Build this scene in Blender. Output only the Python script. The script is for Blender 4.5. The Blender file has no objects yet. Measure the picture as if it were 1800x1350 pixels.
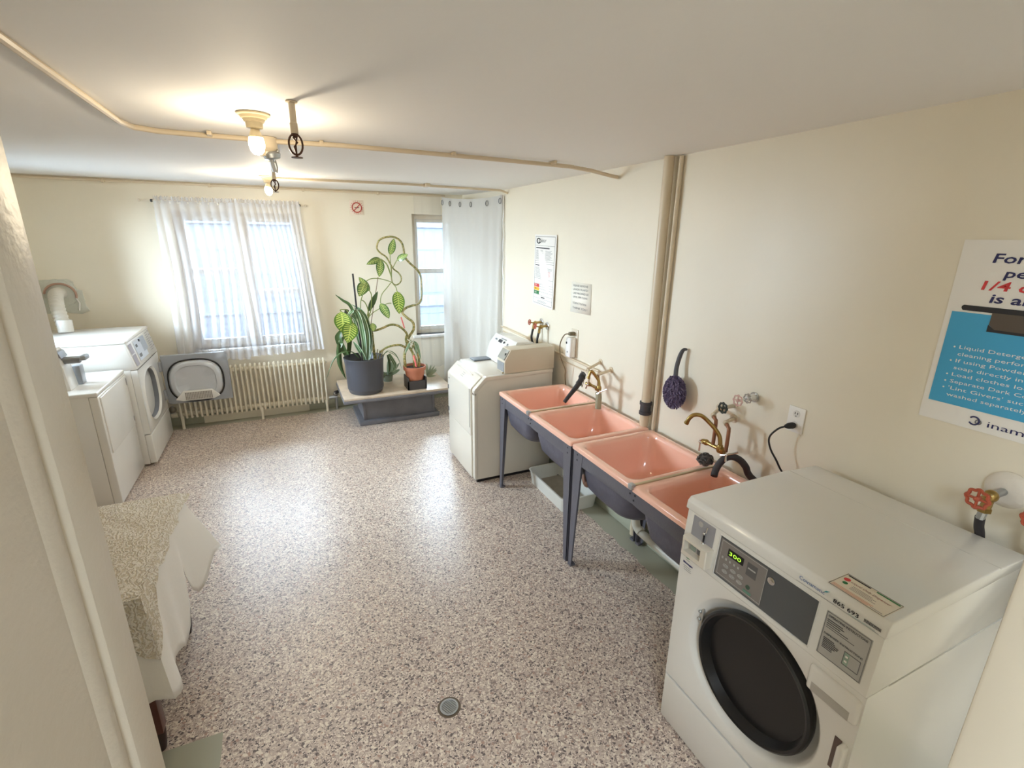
import bpy, bmesh, math, random
from mathutils import Vector, Matrix
random.seed(7)
sc = bpy.context.scene
C = sc.collection
PI = math.pi

# ------------------------------------------------------------------ camera
FPX = 858.93
YAW, PITCH, ROLL = 0.43332976, -0.29181108, 0.0132414
CAMH = 2.05
ca, sa = math.cos(YAW), math.sin(YAW); cb, sb = math.cos(PITCH), math.sin(PITCH); cc, sr = math.cos(ROLL), math.sin(ROLL)
fwd = Vector((sa*cb, ca*cb, sb)); rgt0 = Vector((ca, -sa, 0)); up0 = rgt0.cross(fwd)
rgt = cc*rgt0 + sr*up0; upv = -sr*rgt0 + cc*up0
cam_data = bpy.data.cameras.new('camera'); cam = bpy.data.objects.new('camera', cam_data); C.objects.link(cam)
cam.matrix_world = Matrix(((rgt.x, upv.x, -fwd.x, 0), (rgt.y, upv.y, -fwd.y, 0), (rgt.z, upv.z, -fwd.z, CAMH), (0, 0, 0, 1)))
cam_data.sensor_fit = 'HORIZONTAL'; cam_data.sensor_width = 36; cam_data.lens = FPX/1800*36
cam_data.clip_start = 0.02; cam_data.clip_end = 100
sc.camera = cam

# ------------------------------------------------------------------ world and exposure
SKY = 70.0
w = bpy.data.worlds.new('world'); sc.world = w; w.use_nodes = True
bg = w.node_tree.nodes['Background']; bg.inputs[0].default_value = (0.74, 0.87, 1.0, 1); bg.inputs[1].default_value = SKY
sc.view_settings.view_transform = 'Standard'; sc.view_settings.look = 'None'
sc.view_settings.gamma = 1; sc.view_settings.use_curve_mapping = False
sc.view_settings.exposure = 0.35
sc.cycles.max_bounces = 10; sc.cycles.diffuse_bounces = 7; sc.cycles.transparent_max_bounces = 16
sc.cycles.sample_clamp_indirect = 6; sc.cycles.caustics_reflective = False; sc.cycles.caustics_refractive = False

def portal(name, loc, sx, sz, rot):
    d = bpy.data.lights.new(name, 'AREA'); d.shape = 'RECTANGLE'; d.size = sx; d.size_y = sz; d.cycles.is_portal = True
    o = bpy.data.objects.new(name, d); C.objects.link(o); o.location = loc; o.rotation_euler = rot; return o
portal('daylight_portal', (-0.34, 6.33, 1.56), 1.3, 1.5, (-PI/2, 0, 0))
portal('daylight_portal', (1.78, 6.33, 1.56), 0.6, 1.5, (-PI/2, 0, 0))
portal('daylight_portal', (-2.43, 4.875, 1.775), 1.05, 0.98, (0, -PI/2, 0))  # portal of the added left window
def area(name, loc, sx, sy, rot, power, col):
    d = bpy.data.lights.new(name, 'AREA'); d.shape = 'RECTANGLE'; d.size = sx; d.size_y = sy; d.energy = power; d.color = col
    o = bpy.data.objects.new(name, d); C.objects.link(o); o.location = loc; o.rotation_euler = rot; return o
area('added_fill_light', (-0.2, -1.15, 2.44), 0.9, 0.5, (0, 0, 0), 64, (0.74, 0.87, 1.0))  # added fill light behind the camera, brightens the near end of the room
def bulb_light(loc, power):
    d = bpy.data.lights.new('bulb_light', 'POINT'); d.energy = power; d.color = (1.0, 0.85, 0.62); d.shadow_soft_size = 0.03
    o = bpy.data.objects.new('bulb_light', d); C.objects.link(o); o.location = loc
BULB_W = 7.5

# ------------------------------------------------------------------ helpers
def lin(c):
    c = c/255
    return c/12.92 if c <= 0.04045 else ((c+0.055)/1.055)**2.4
def L(r, g, b): return (lin(r), lin(g), lin(b), 1)
MATS = {}
def mat(name, rgb, rough=0.5, metal=0.0, bump=0, bscale=40, var=0, vscale=3, emit=None, estr=0, coat=0, spec=0.5):
    if name in MATS: return MATS[name]
    m = bpy.data.materials.new(name); m.use_nodes = True; nt = m.node_tree; b = nt.nodes['Principled BSDF']
    col = L(*rgb)
    b.inputs['Base Color'].default_value = col; b.inputs['Roughness'].default_value = rough; b.inputs['Metallic'].default_value = metal
    b.inputs['Coat Weight'].default_value = coat; b.inputs['Specular IOR Level'].default_value = spec
    b.inputs['Coat Roughness'].default_value = 0.15
    tc = nt.nodes.new('ShaderNodeTexCoord')
    if var:
        n = nt.nodes.new('ShaderNodeTexNoise'); n.inputs['Scale'].default_value = vscale; n.inputs['Detail'].default_value = 5
        nt.links.new(tc.outputs['Object'], n.inputs['Vector'])
        r = nt.nodes.new('ShaderNodeValToRGB'); r.color_ramp.elements[0].position = .3; r.color_ramp.elements[1].position = .7
        r.color_ramp.elements[0].color = [max(0, x*(1-var)) for x in col[:3]]+[1]; r.color_ramp.elements[1].color = [min(1, x*(1+var)) for x in col[:3]]+[1]
        nt.links.new(n.outputs['Fac'], r.inputs['Fac']); nt.links.new(r.outputs['Color'], b.inputs['Base Color'])
    if bump:
        n = nt.nodes.new('ShaderNodeTexNoise'); n.inputs['Scale'].default_value = bscale; n.inputs['Detail'].default_value = 3
        nt.links.new(tc.outputs['Object'], n.inputs['Vector'])
        bp = nt.nodes.new('ShaderNodeBump'); bp.inputs['Strength'].default_value = bump; bp.inputs['Distance'].default_value = 0.01
        nt.links.new(n.outputs['Fac'], bp.inputs['Height']); nt.links.new(bp.outputs['Normal'], b.inputs['Normal'])
    if emit:
        b.inputs['Emission Color'].default_value = L(*emit); b.inputs['Emission Strength'].default_value = estr
    MATS[name] = m; return m

def sheer(name, rgb, alpha, trans=0.6):
    m = bpy.data.materials.new(name); m.use_nodes = True; nt = m.node_tree; nt.nodes.clear()
    out = nt.nodes.new('ShaderNodeOutputMaterial'); mx = nt.nodes.new('ShaderNodeMixShader'); tr = nt.nodes.new('ShaderNodeBsdfTransparent')
    d = nt.nodes.new('ShaderNodeBsdfDiffuse'); tl = nt.nodes.new('ShaderNodeBsdfTranslucent'); m2 = nt.nodes.new('ShaderNodeMixShader')
    d.inputs[0].default_value = L(*rgb); tl.inputs[0].default_value = L(*rgb); m2.inputs[0].default_value = trans
    nt.links.new(d.outputs[0], m2.inputs[1]); nt.links.new(tl.outputs[0], m2.inputs[2])
    # woven cloth: seen edge-on a fold is denser than seen face-on
    lw = nt.nodes.new('ShaderNodeLayerWeight'); lw.inputs['Blend'].default_value = 0.35
    mp = nt.nodes.new('ShaderNodeMapRange'); mp.inputs['To Min'].default_value = alpha; mp.inputs['To Max'].default_value = min(1, alpha+0.35)
    nt.links.new(lw.outputs['Facing'], mp.inputs['Value']); nt.links.new(mp.outputs[0], mx.inputs[0])
    nt.links.new(tr.outputs[0], mx.inputs[1]); nt.links.new(m2.outputs[0], mx.inputs[2]); nt.links.new(mx.outputs[0], out.inputs[0])
    MATS[name] = m; return m

def ray(px, py):
    d = rgt*((px-900)/FPX) - upv*((py-675)/FPX) + fwd
    return d
def at(px, py, y=None, x=None, z=None):
    """the point of the plane y=..., x=... or z=... that stands at this spot of the photograph"""
    d = ray(px, py)
    t = y/d.y if y is not None else (x/d.x if x is not None else (z-CAMH)/d.z)
    return Vector((0, 0, CAMH)) + d*t

TEXTS = {}
def text_geo(s, bold=False):
    if s in TEXTS: return TEXTS[s]
    cu = bpy.data.curves.new('t', 'FONT'); cu.body = s; cu.size = 1; cu.resolution_u = 2
    if bold: cu.offset = 0.018
    o = bpy.data.objects.new('t', cu); C.objects.link(o)
    dg = bpy.context.evaluated_depsgraph_get(); oe = o.evaluated_get(dg); me = oe.to_mesh()
    vs = [v.co.copy() for v in me.vertices]; fs = [list(p.vertices) for p in me.polygons]
    oe.to_mesh_clear(); bpy.data.objects.remove(o); bpy.data.curves.remove(cu)
    TEXTS[s] = (vs, fs); return vs, fs

class MB:
    def __init__(s): s.v = []; s.f = []; s.m = []; s.mats = []; s.uv = {}
    def mi(s, m):
        if m not in s.mats: s.mats.append(m)
        return s.mats.index(m)
    def add(s, vs, fs, m, uvs=None):
        k = len(s.v); s.v += [Vector(v) for v in vs]; i = s.mi(m)
        for f in fs: s.f.append([k+a for a in f]); s.m.append(i)
        if uvs:
            for j, u in enumerate(uvs): s.uv[k+j] = u
        return s
    def bm(s, bmx, m, T=None):
        bmx.verts.index_update()
        vs = [(T @ v.co if T else v.co.copy()) for v in bmx.verts]; fs = [[v.index for v in f.verts] for f in bmx.faces]; bmx.free()
        return s.add(vs, fs, m)
    def box(s, x0, x1, y0, y1, z0, z1, m, bev=0, seg=2, T=None):
        b = bmesh.new(); bmesh.ops.create_cube(b, size=1)
        for v in b.verts: v.co = Vector(((x0+x1)/2+v.co.x*(x1-x0), (y0+y1)/2+v.co.y*(y1-y0), (z0+z1)/2+v.co.z*(z1-z0)))
        if bev: bmesh.ops.bevel(b, geom=b.edges[:], offset=bev, segments=seg, affect='EDGES', profile=.5)
        return s.bm(b, m, T)
    def prism(s, poly, axis, a0, a1, m, bev=0, seg=2, T=None):
        """poly: 2-D outline in the other two axes (in order), swept along axis from a0 to a1"""
        b = bmesh.new()
        def P(p, a):
            return Vector((a, p[0], p[1])) if axis == 'x' else (Vector((p[0], a, p[1])) if axis == 'y' else Vector((p[0], p[1], a)))
        v0 = [b.verts.new(P(p, a0)) for p in poly]; v1 = [b.verts.new(P(p, a1)) for p in poly]; n = len(poly)
        b.faces.new(v0[::-1]); b.faces.new(v1)
        for i in range(n): b.faces.new((v0[i], v0[(i+1) % n], v1[(i+1) % n], v1[i]))
        bmesh.ops.recalc_face_normals(b, faces=b.faces[:])
        if bev: bmesh.ops.bevel(b, geom=b.edges[:], offset=bev, segments=seg, affect='EDGES', profile=.5)
        return s.bm(b, m, T)
    def tube(s, pts, r, m, n=10, closed=False, smooth=0, ex=1.0):
        pts = [Vector(p) for p in pts]; rs = list(r) if isinstance(r, (list, tuple)) else [r]*len(pts)
        if smooth: pts, rs = spline(pts, rs, smooth, closed)
        k = len(pts); vs = []; fs = []; nrm = None
        for i, p in enumerate(pts):
            a = pts[(i-1) % k] if (closed or i) else p; b = pts[(i+1) % k] if (closed or i < k-1) else p
            t = (b-a).normalized()
            if nrm is None:
                nrm = t.cross(Vector((0, 0, 1)));
                if nrm.length < .1: nrm = t.cross(Vector((1, 0, 0)))
            nrm = (nrm - t*nrm.dot(t)).normalized(); bn = t.cross(nrm)
            for j in range(n):
                q = 2*PI*j/n; vs.append(p+nrm*math.cos(q)*rs[i]*ex+bn*math.sin(q)*rs[i])
        for i in range(k if closed else k-1):
            for j in range(n):
                a = i*n+j; b = i*n+(j+1) % n; c = ((i+1) % k)*n+(j+1) % n; d = ((i+1) % k)*n+j
                fs.append((a, b, c, d))
        if not closed: fs.append(list(range(n))[::-1]); fs.append([(k-1)*n+j for j in range(n)])
        return s.add(vs, fs, m)
    def lathe(s, prof, o, ax, m, n=24, closed=False):
        """prof: (radius, height along ax)"""
        o = Vector(o); ax = Vector(ax).normalized(); u = ax.cross(Vector((0, 0, 1)))
        if u.length < .1: u = ax.cross(Vector((1, 0, 0)))
        u.normalize(); v = ax.cross(u); vs = []; fs = []
        for (r, h) in prof:
            for j in range(n):
                q = 2*PI*j/n; vs.append(o+ax*h+(u*math.cos(q)+v*math.sin(q))*r)
        for i in range(len(prof)-1):
            for j in range(n):
                fs.append((i*n+j, i*n+(j+1) % n, (i+1)*n+(j+1) % n, (i+1)*n+j))
        if prof[0][0] > 1e-4: fs.append(list(range(n))[::-1])
        if prof[-1][0] > 1e-4: fs.append([(len(prof)-1)*n+j for j in range(n)])
        return s.add(vs, fs, m)
    def loft(s, rings, m, cap0=False, cap1=False):
        n = len(rings[0]); vs = [p for r in rings for p in r]; fs = []
        for i in range(len(rings)-1):
            for j in range(n): fs.append((i*n+j, i*n+(j+1) % n, (i+1)*n+(j+1) % n, (i+1)*n+j))
        if cap0: fs.append(list(range(n))[::-1])
        if cap1: fs.append([(len(rings)-1)*n+j for j in range(n)])
        return s.add(vs, fs, m)
    def grid(s, fn, nu, nv, m, uv=False):
        vs = [fn(i/nu, j/nv) for i in range(nu+1) for j in range(nv+1)]
        uvs = [(i/nu, j/nv) for i in range(nu+1) for j in range(nv+1)] if uv else None
        fs = [(i*(nv+1)+j, i*(nv+1)+j+1, (i+1)*(nv+1)+j+1, (i+1)*(nv+1)+j) for i in range(nu) for j in range(nv)]
        return s.add(vs, fs, m, uvs)
    def sphere(s, o, r, m, n=14, sx=1, sy=1, sz=1):
        b = bmesh.new(); bmesh.ops.create_uvsphere(b, u_segments=n, v_segments=max(6, n//2), radius=r)
        for v in b.verts: v.co = Vector((v.co.x*sx+o[0], v.co.y*sy+o[1], v.co.z*sz+o[2]))
        return s.bm(b, m)
    def text(s, st, o, right, up, h, m, width=None, center=False, bold=False, shear=0):
        """lettering: o = lower left corner, h = cap height"""
        vs, fs = text_geo(st, bold)
        if not vs: return s
        right = Vector(right).normalized(); up = Vector(up).normalized(); o = Vector(o)
        x0 = min(v.x for v in vs); x1 = max(v.x for v in vs); k = h/0.72; kx = k if width is None else width/(x1-x0)
        off = -(x1-x0)*kx/2 if center else 0
        return s.add([o+right*((v.x-x0)*kx+off+shear*v.y*k)+up*(v.y*k) for v in vs], fs, m)
    def quad(s, o, right, up, w_, h_, m):
        right = Vector(right).normalized(); up = Vector(up).normalized(); o = Vector(o)
        return s.add([o, o+right*w_, o+right*w_+up*h_, o+up*h_], [(0, 1, 2, 3)], m)
    def line(s, a, b, wd, nrm, m):
        a = Vector(a); b = Vector(b); d = (b-a).normalized().cross(Vector(nrm).normalized())*(wd/2)
        return s.add([a-d, b-d, b+d, a+d], [(0, 1, 2, 3)], m)
    def build(s, name, parent=None, label=None, cat=None, group=None, kind=None, ang=35, solid=0, fixn=False):
        me = bpy.data.meshes.new(name); org = Vector((0, 0, 0)); q = parent
        while q is not None: org = org+q.location; q = q.parent
        if parent is None:
            lo = Vector((min(v[i] for v in s.v) for i in range(3))); hi = Vector((max(v[i] for v in s.v) for i in range(3)))
            org = Vector(((lo.x+hi.x)/2, (lo.y+hi.y)/2, lo.z)) if kind != 'structure' else Vector((0, 0, 0))
        me.from_pydata([tuple(v-org) for v in s.v], [], s.f)
        for m in s.mats: me.materials.append(m)
        me.polygons.foreach_set('material_index', s.m)
        if s.uv:
            ul = me.uv_layers.new(name='UVMap')
            for lp in me.loops: ul.data[lp.index].uv = s.uv.get(lp.vertex_index, (0, 0))
        if fixn:
            b = bmesh.new(); b.from_mesh(me); bmesh.ops.recalc_face_normals(b, faces=b.faces[:]); b.to_mesh(me); b.free()
        me.polygons.foreach_set('use_smooth', [True]*len(me.polygons)); me.set_sharp_from_angle(angle=math.radians(ang)); me.update()
        o = bpy.data.objects.new(name, me); C.objects.link(o)
        if parent is None: o.location = org
        else: o.parent = parent
        if solid:
            md = o.modifiers.new('thickness', 'SOLIDIFY'); md.thickness = solid; md.offset = 0
        if label: o['label'] = label
        if cat: o['category'] = cat
        if group: o['group'] = group
        if kind: o['kind'] = kind
        return o

def spline(pts, rs, k, closed=False):
    out = []; ro = []; n = len(pts)
    for i in range(n if closed else n-1):
        g = (lambda j: pts[j % n]) if closed else (lambda j: pts[min(max(j, 0), n-1)])
        p0, p1, p2, p3 = g(i-1), g(i), g(i+1), g(i+2); r1, r2 = rs[i], rs[(i+1) % n]
        for q in range(k):
            t = q/k
            out.append(0.5*((2*p1)+(p2-p0)*t+(2*p0-5*p1+4*p2-p3)*t*t+(3*p1-p0-3*p2+p3)*t**3)); ro.append(r1+(r2-r1)*t)
    if not closed: out.append(pts[-1]); ro.append(rs[-1])
    return out, ro

def thing(name, label, cat, loc, group=None, kind=None):
    o = bpy.data.objects.new(name, None); C.objects.link(o); o.location = loc; o.empty_display_size = .1
    if label: o['label'] = label
    if cat: o['category'] = cat
    if group: o['group'] = group
    if kind: o['kind'] = kind
    return o
def rrect(cx, cy, hx, hy, r, n=6):
    pts = []
    for (sx, sy, a0) in ((1, 1, 0), (-1, 1, PI/2), (-1, -1, PI), (1, -1, 1.5*PI)):
        for k in range(n+1):
            a = a0+PI/2*k/n; pts.append((cx+sx*(hx-r)+r*math.cos(a), cy+sy*(hy-r)+r*math.sin(a)))
    return pts

# ------------------------------------------------------------------ materials
wall_m = mat('cream_wall_paint', (231, 223, 205), 0.36, bump=.05, bscale=30, var=.03, vscale=1.3)
ceil_m = mat('white_ceiling_paint', (238, 237, 236), 0.7, bump=.12, bscale=12)
trim_m = mat('beige_gloss_paint', (214, 203, 184), 0.35, bump=.1, bscale=20)
door_m = mat('door_paint', (205, 196, 180), 0.4, bump=.15, bscale=60)
white_m = mat('white_enamel', (226, 224, 219), 0.22, coat=.3)
bisque_m = mat('bisque_enamel', (214, 207, 194), 0.28, coat=.2)
pink_m = mat('pink_porcelain', (242, 190, 168), 0.12, coat=.6)
slate_m = mat('slate_painted_steel', (92, 90, 98), 0.45, bump=.1, bscale=80)
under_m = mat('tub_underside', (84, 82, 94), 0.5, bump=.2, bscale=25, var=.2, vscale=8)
black_m = mat('black_rubber', (34, 32, 34), 0.5)
hose_m = mat('dark_rubber_hose', (48, 44, 48), 0.55)
chrome_m = mat('chrome', (215, 215, 215), 0.18, 1)
brass_m = mat('aged_brass', (168, 142, 88), 0.28, 1)
copper_m = mat('weathered_copper', (150, 105, 80), 0.45, .7)
red_m = mat('red_handle', (176, 84, 60), 0.45)
grey_m = mat('grey_plastic', (140, 140, 146), 0.4)
dkgrey_m = mat('dark_grey_panel', (84, 86, 88), 0.4)
panelgrey_m = mat('grey_label', (176, 174, 170), 0.45)
ink_m = mat('black_ink', (40, 40, 44), 0.6)
navy_m = mat('navy_ink', (42, 44, 92), 0.6)
redink_m = mat('red_ink', (205, 60, 62), 0.6)
blueink_m = mat('blue_print', (70, 165, 210), 0.45)
greenink_m = mat('green_print', (40, 120, 70), 0.6)
yellowink_m = mat('yellow_print', (235, 180, 40), 0.6)
paper_m = mat('white_paper', (236, 233, 228), 0.5)
greyink_m = mat('grey_ink', (120, 120, 122), 0.6)
gasket_m = mat('black_gasket', (22, 21, 22), 0.3)
galv_m = mat('galvanised', (175, 178, 180), 0.35, .85, bump=.05)
lightgrey_m = mat('light_grey_metal', (150, 153, 158), 0.35, .3)

def glass_mat():
    m = bpy.data.materials.new('window_glass'); m.use_nodes = True; nt = m.node_tree; nt.nodes.clear()
    out = nt.nodes.new('ShaderNodeOutputMaterial'); mx = nt.nodes.new('ShaderNodeMixShader'); tr = nt.nodes.new('ShaderNodeBsdfTransparent')
    gl = nt.nodes.new('ShaderNodeBsdfGlossy'); gl.inputs['Roughness'].default_value = .03; fr = nt.nodes.new('ShaderNodeFresnel'); fr.inputs[0].default_value = 1.45
    tr.inputs[0].default_value = (.94, .97, .98, 1)
    nt.links.new(fr.outputs[0], mx.inputs[0]); nt.links.new(tr.outputs[0], mx.inputs[1]); nt.links.new(gl.outputs[0], mx.inputs[2]); nt.links.new(mx.outputs[0], out.inputs[0])
    return m
glass_m = glass_mat()

def terrazzo():
    m = bpy.data.materials.new('terrazzo'); m.use_nodes = True; nt = m.node_tree; N = nt.nodes; K = nt.links; b = N['Principled BSDF']
    tc = N.new('ShaderNodeTexCoord')
    wp = N.new('ShaderNodeTexNoise'); wp.inputs['Scale'].default_value = 60; wp.inputs['Detail'].default_value = 2; K.new(tc.outputs['Object'], wp.inputs['Vector'])
    va = N.new('ShaderNodeVectorMath'); va.operation = 'MULTIPLY_ADD'; va.inputs[1].default_value = (.012, .012, .012)
    K.new(wp.outputs['Color'], va.inputs[0]); K.new(tc.outputs['Object'], va.inputs[2])
    def chips(scale, stops):
        v = N.new('ShaderNodeTexVoronoi'); v.inputs['Scale'].default_value = scale; K.new(va.outputs[0], v.inputs['Vector'])
        sp = N.new('ShaderNodeSeparateColor'); K.new(v.outputs['Color'], sp.inputs[0])
        r = N.new('ShaderNodeValToRGB'); r.color_ramp.interpolation = 'CONSTANT'
        while len(r.color_ramp.elements) < len(stops): r.color_ramp.elements.new(.5)
        for e, (p, c) in zip(r.color_ramp.elements, stops): e.position = p; e.color = L(*c)
        K.new(sp.outputs[0], r.inputs['Fac'])
        return v, sp, r
    v1, s1, r1 = chips(105, [(0, (104, 92, 90)), (.08, (150, 132, 124)), (.24, (188, 170, 158)), (.55, (204, 187, 172)), (.76, (224, 212, 196)), (.93, (172, 142, 128))])
    v2, s2, r2 = chips(190, [(0, (88, 76, 76)), (.13, (166, 148, 138)), (.5, (204, 188, 174)), (.8, (228, 214, 200))])
    mx = N.new('ShaderNodeMix'); mx.data_type = 'RGBA'; K.new(s1.outputs[1], mx.inputs[0])
    st = N.new('ShaderNodeMath'); st.operation = 'GREATER_THAN'; st.inputs[1].default_value = .45; K.new(s1.outputs[1], st.inputs[0]); K.new(st.outputs[0], mx.inputs[0])
    K.new(r1.outputs[0], mx.inputs[6]); K.new(r2.outputs[0], mx.inputs[7])
    # large worn patches
    n = N.new('ShaderNodeTexNoise'); n.inputs['Scale'].default_value = 1.1; n.inputs['Detail'].default_value = 4; K.new(tc.outputs['Object'], n.inputs['Vector'])
    mp = N.new('ShaderNodeMapRange'); mp.inputs['To Min'].default_value = .9; mp.inputs['To Max'].default_value = 1.1; K.new(n.outputs['Fac'], mp.inputs['Value'])
    mu = N.new('ShaderNodeVectorMath'); mu.operation = 'SCALE'; K.new(mx.outputs[2], mu.inputs[0]); K.new(mp.outputs[0], mu.inputs['Scale'])
    # grey-green painted concrete border along the walls and the threshold patch
    sx = N.new('ShaderNodeSeparateXYZ'); K.new(tc.outputs['Object'], sx.inputs[0])
    en = N.new('ShaderNodeTexNoise'); en.inputs['Scale'].default_value = 9; K.new(tc.outputs['Object'], en.inputs['Vector'])
    def gt(sock, val, op='GREATER_THAN', wob=.05):
        a = N.new('ShaderNodeMath'); a.operation = 'MULTIPLY_ADD'; K.new(en.outputs['Fac'], a.inputs[0]); a.inputs[1].default_value = wob; K.new(sock, a.inputs[2])
        g = N.new('ShaderNodeMath'); g.operation = op; K.new(a.outputs[0], g.inputs[0]); g.inputs[1].default_value = val; return g
    def comb(a, b_, op):
        g = N.new('ShaderNodeMath'); g.operation = op; K.new(a.outputs[0], g.inputs[0]); K.new(b_.outputs[0], g.inputs[1]); return g
    gx = gt(sx.outputs[0], 1.965); gy = gt(sx.outputs[1], 6.02)
    px = gt(sx.outputs[0], -0.44, 'LESS_THAN', .01); py = gt(sx.outputs[1], 1.95, 'LESS_THAN', .01)
    g = comb(comb(gx, gy, 'MAXIMUM'), comb(px, py, 'MULTIPLY'), 'MAXIMUM')
    gm = N.new('ShaderNodeMix'); gm.data_type = 'RGBA'; K.new(g.outputs[0], gm.inputs[0]); K.new(mu.outputs[0], gm.inputs[6]); gm.inputs[7].default_value = L(162, 160, 142)
    K.new(gm.outputs[2], b.inputs['Base Color'])
    b.inputs['Roughness'].default_value = .3; b.inputs['Specular IOR Level'].default_value = .38; b.inputs['Coat Weight'].default_value = .05; b.inputs['Coat Roughness'].default_value = .3
    rn = N.new('ShaderNodeMapRange'); rn.inputs['To Min'].default_value = .28; rn.inputs['To Max'].default_value = .44; K.new(n.outputs['Fac'], rn.inputs['Value']); K.new(rn.outputs[0], b.inputs['Roughness'])
    bp = N.new('ShaderNodeBump'); bp.inputs['Strength'].default_value = .08; bp.inputs['Distance'].default_value = .004; K.new(en.outputs['Fac'], bp.inputs['Height']); K.new(bp.outputs['Normal'], b.inputs['Normal'])
    return m
floor_m = terrazzo()

# ------------------------------------------------------------------ room shell
WX, YF, XL, YN, CZ = 2.13, 6.15, -2.25, 0.2, 2.505
struct = dict(kind='structure')
MB().add([(XL, -2, 0), (WX, -2, 0), (WX, YF+.2, 0), (XL, YF+.2, 0)], [(0, 1, 2, 3)], floor_m).build('floor', **struct)
# the old ceiling rises a little towards the window wall
b = MB()
prof = [(-2.0, CZ), (4.8, 2.508), (YF+.2, 2.545), (YF+.2, 2.75), (-2.0, 2.75)]
b.prism(prof, 'x', XL-.2, WX+.2, ceil_m).build('ceiling', **struct)
MB().box(WX, WX+.2, -2, YF+.2, 0, 2.7, wall_m).build('wall_right', **struct)
W3 = (4.3, 5.45, 1.25, 2.3)  # opening of the unseen window added to brighten the room
b = MB()
for (ya, yb, za, zb) in ((-2, W3[0], 0, 2.7), (W3[1], YF+.2, 0, 2.7), (W3[0], W3[1], 0, W3[2]), (W3[0], W3[1], W3[3], 2.7)): b.box(XL-.2, XL, ya, yb, za, zb, wall_m)
b.build('wall_left', **struct)
W1 = (-.955, .235, .83, 2.262); W2 = (1.485, 2.06, .83, 2.30)
b = MB()
for (x0, x1, z0, z1) in ((XL-.2, W1[0], 0, 2.7), (W1[0], W1[1], 0, W1[2]), (W1[0], W1[1], W1[3], 2.7), (W1[1], W2[0], 0, 2.7), (W2[0], W2[1], 0, W2[2]), (W2[0], W2[1], W2[3], 2.7), (W2[1], WX+.2, 0, 2.7)):
    b.add([(x0, YF, z0), (x1, YF, z0), (x1, YF, z1), (x0, YF, z1)], [(0, 1, 2, 3)], wall_m)
    b.add([(x0, YF+.22, z0), (x1, YF+.22, z0), (x1, YF+.22, z1), (x0, YF+.22, z1)], [(3, 2, 1, 0)], wall_m)
for (x0, x1, z0, z1) in (W1, W2):
    b.add([(x0, YF, z0), (x1, YF, z0), (x1, YF, z1), (x0, YF, z1), (x0, YF+.22, z0), (x1, YF+.22, z0), (x1, YF+.22, z1), (x0, YF+.22, z1)],
          [(0, 4, 5, 1), (1, 5, 6, 2), (2, 6, 7, 3), (3, 7, 4, 0)], trim_m)
b.build('wall_far', **struct)
b = MB(); b.box(XL, -.40, .06, YN, 0, 2.6, wall_m); b.box(.885, 1.24, .06, YN, 0, 2.38, wall_m); b.box(-.40, WX, .06, YN, 2.38, 2.6, wall_m); b.build('wall_near', **struct)  # right post's unseen width and the gap beyond it are shaped for the fill light
b = MB(); b.box(XL, WX, -2.2, -2, 0, 2.6, wall_m); b.build('wall_hallway', **struct)
b = MB(); b.box(.872, .90, .045, .225, 0, 2.4, trim_m, .006); b.build('trim_1', **struct)
# window joinery
def window(n, W, rails, mull=None):
    t = thing('window_%d' % n, None, None, (W[0], YF+.1, W[2]), kind='structure')
    x0, x1, z0, z1 = W; y0, y1 = YF+.10, YF+.15
    f = MB()
    f.box(x0, x0+.05, y0-.02, y1+.02, z0, z1, trim_m, .004); f.box(x1-.05, x1, y0-.02, y1+.02, z0, z1, trim_m, .004)
    f.box(x0+.05, x1-.05, y0-.018, y1+.018, z1-.05, z1, trim_m, .003); f.box(x0+.05, x1-.05, y0-.018, y1+.018, z0, z0+.04, trim_m, .003)
    if mull: f.box(mull-.045, mull+.045, y0-.022, y1+.022, z0+.002, z1-.002, trim_m, .004)
    f.build('window_frame', t)
    bays = [(x0+.05, (mull-.045) if mull else x1-.05)] + ([(mull+.045, x1-.05)] if mull else [])
    for (a, c), rz in zip(bays, rails):
        s_ = MB(); q = .035
        s_.box(a+q, c-q, y0+.002, y1-.002, rz-.03, rz+.03, white_m, .003); s_.box(a, a+q, y0, y1, z0+.04, z1-.05, white_m, .004); s_.box(c-q, c, y0, y1, z0+.04, z1-.05, white_m, .004)
        s_.box(a+q, c-q, y0+.002, y1-.002, z0+.04, z0+.09, white_m, .003); s_.box(a+q, c-q, y0+.002, y1-.002, z1-.09, z1-.05, white_m, .003)
        so = s_.build('sash', t)
        for (p, q2) in ((z0+.09, rz-.03), (rz+.03, z1-.09)):
            MB().box(a+q, c-q, y0+.02, y0+.026, p, q2, glass_m).build('pane', so)
    MB().box(x0-.05, x1+.05, YF-.055, YF+.1, z0-.035, z0, white_m, .008).build('window_sill', t)
    return t
window(1, W1, (1.655, 1.42), -.365)
window(2, W2, (1.625,))
t = thing('window_3', None, None, (XL-.1, 4.875, 1.25), kind='structure')  # unseen left window, added to bring in more daylight
f = MB()
for (ya, yb, za, zb) in ((4.3, 4.35, 1.25, 2.3), (5.4, 5.45, 1.25, 2.3), (4.3, 5.45, 2.25, 2.3), (4.3, 5.45, 1.25, 1.3), (4.86, 4.89, 1.3, 2.25)): f.box(XL-.15, XL-.1, ya, yb, za, zb, trim_m, .004)
f.build('window_frame', t); MB().box(XL-.13, XL-.125, 4.35, 5.4, 1.3, 2.25, glass_m).build('pane', t); MB().box(XL-.1, XL+.05, 4.26, 5.49, 1.215, 1.25, white_m, .006).build('window_sill', t)
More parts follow.
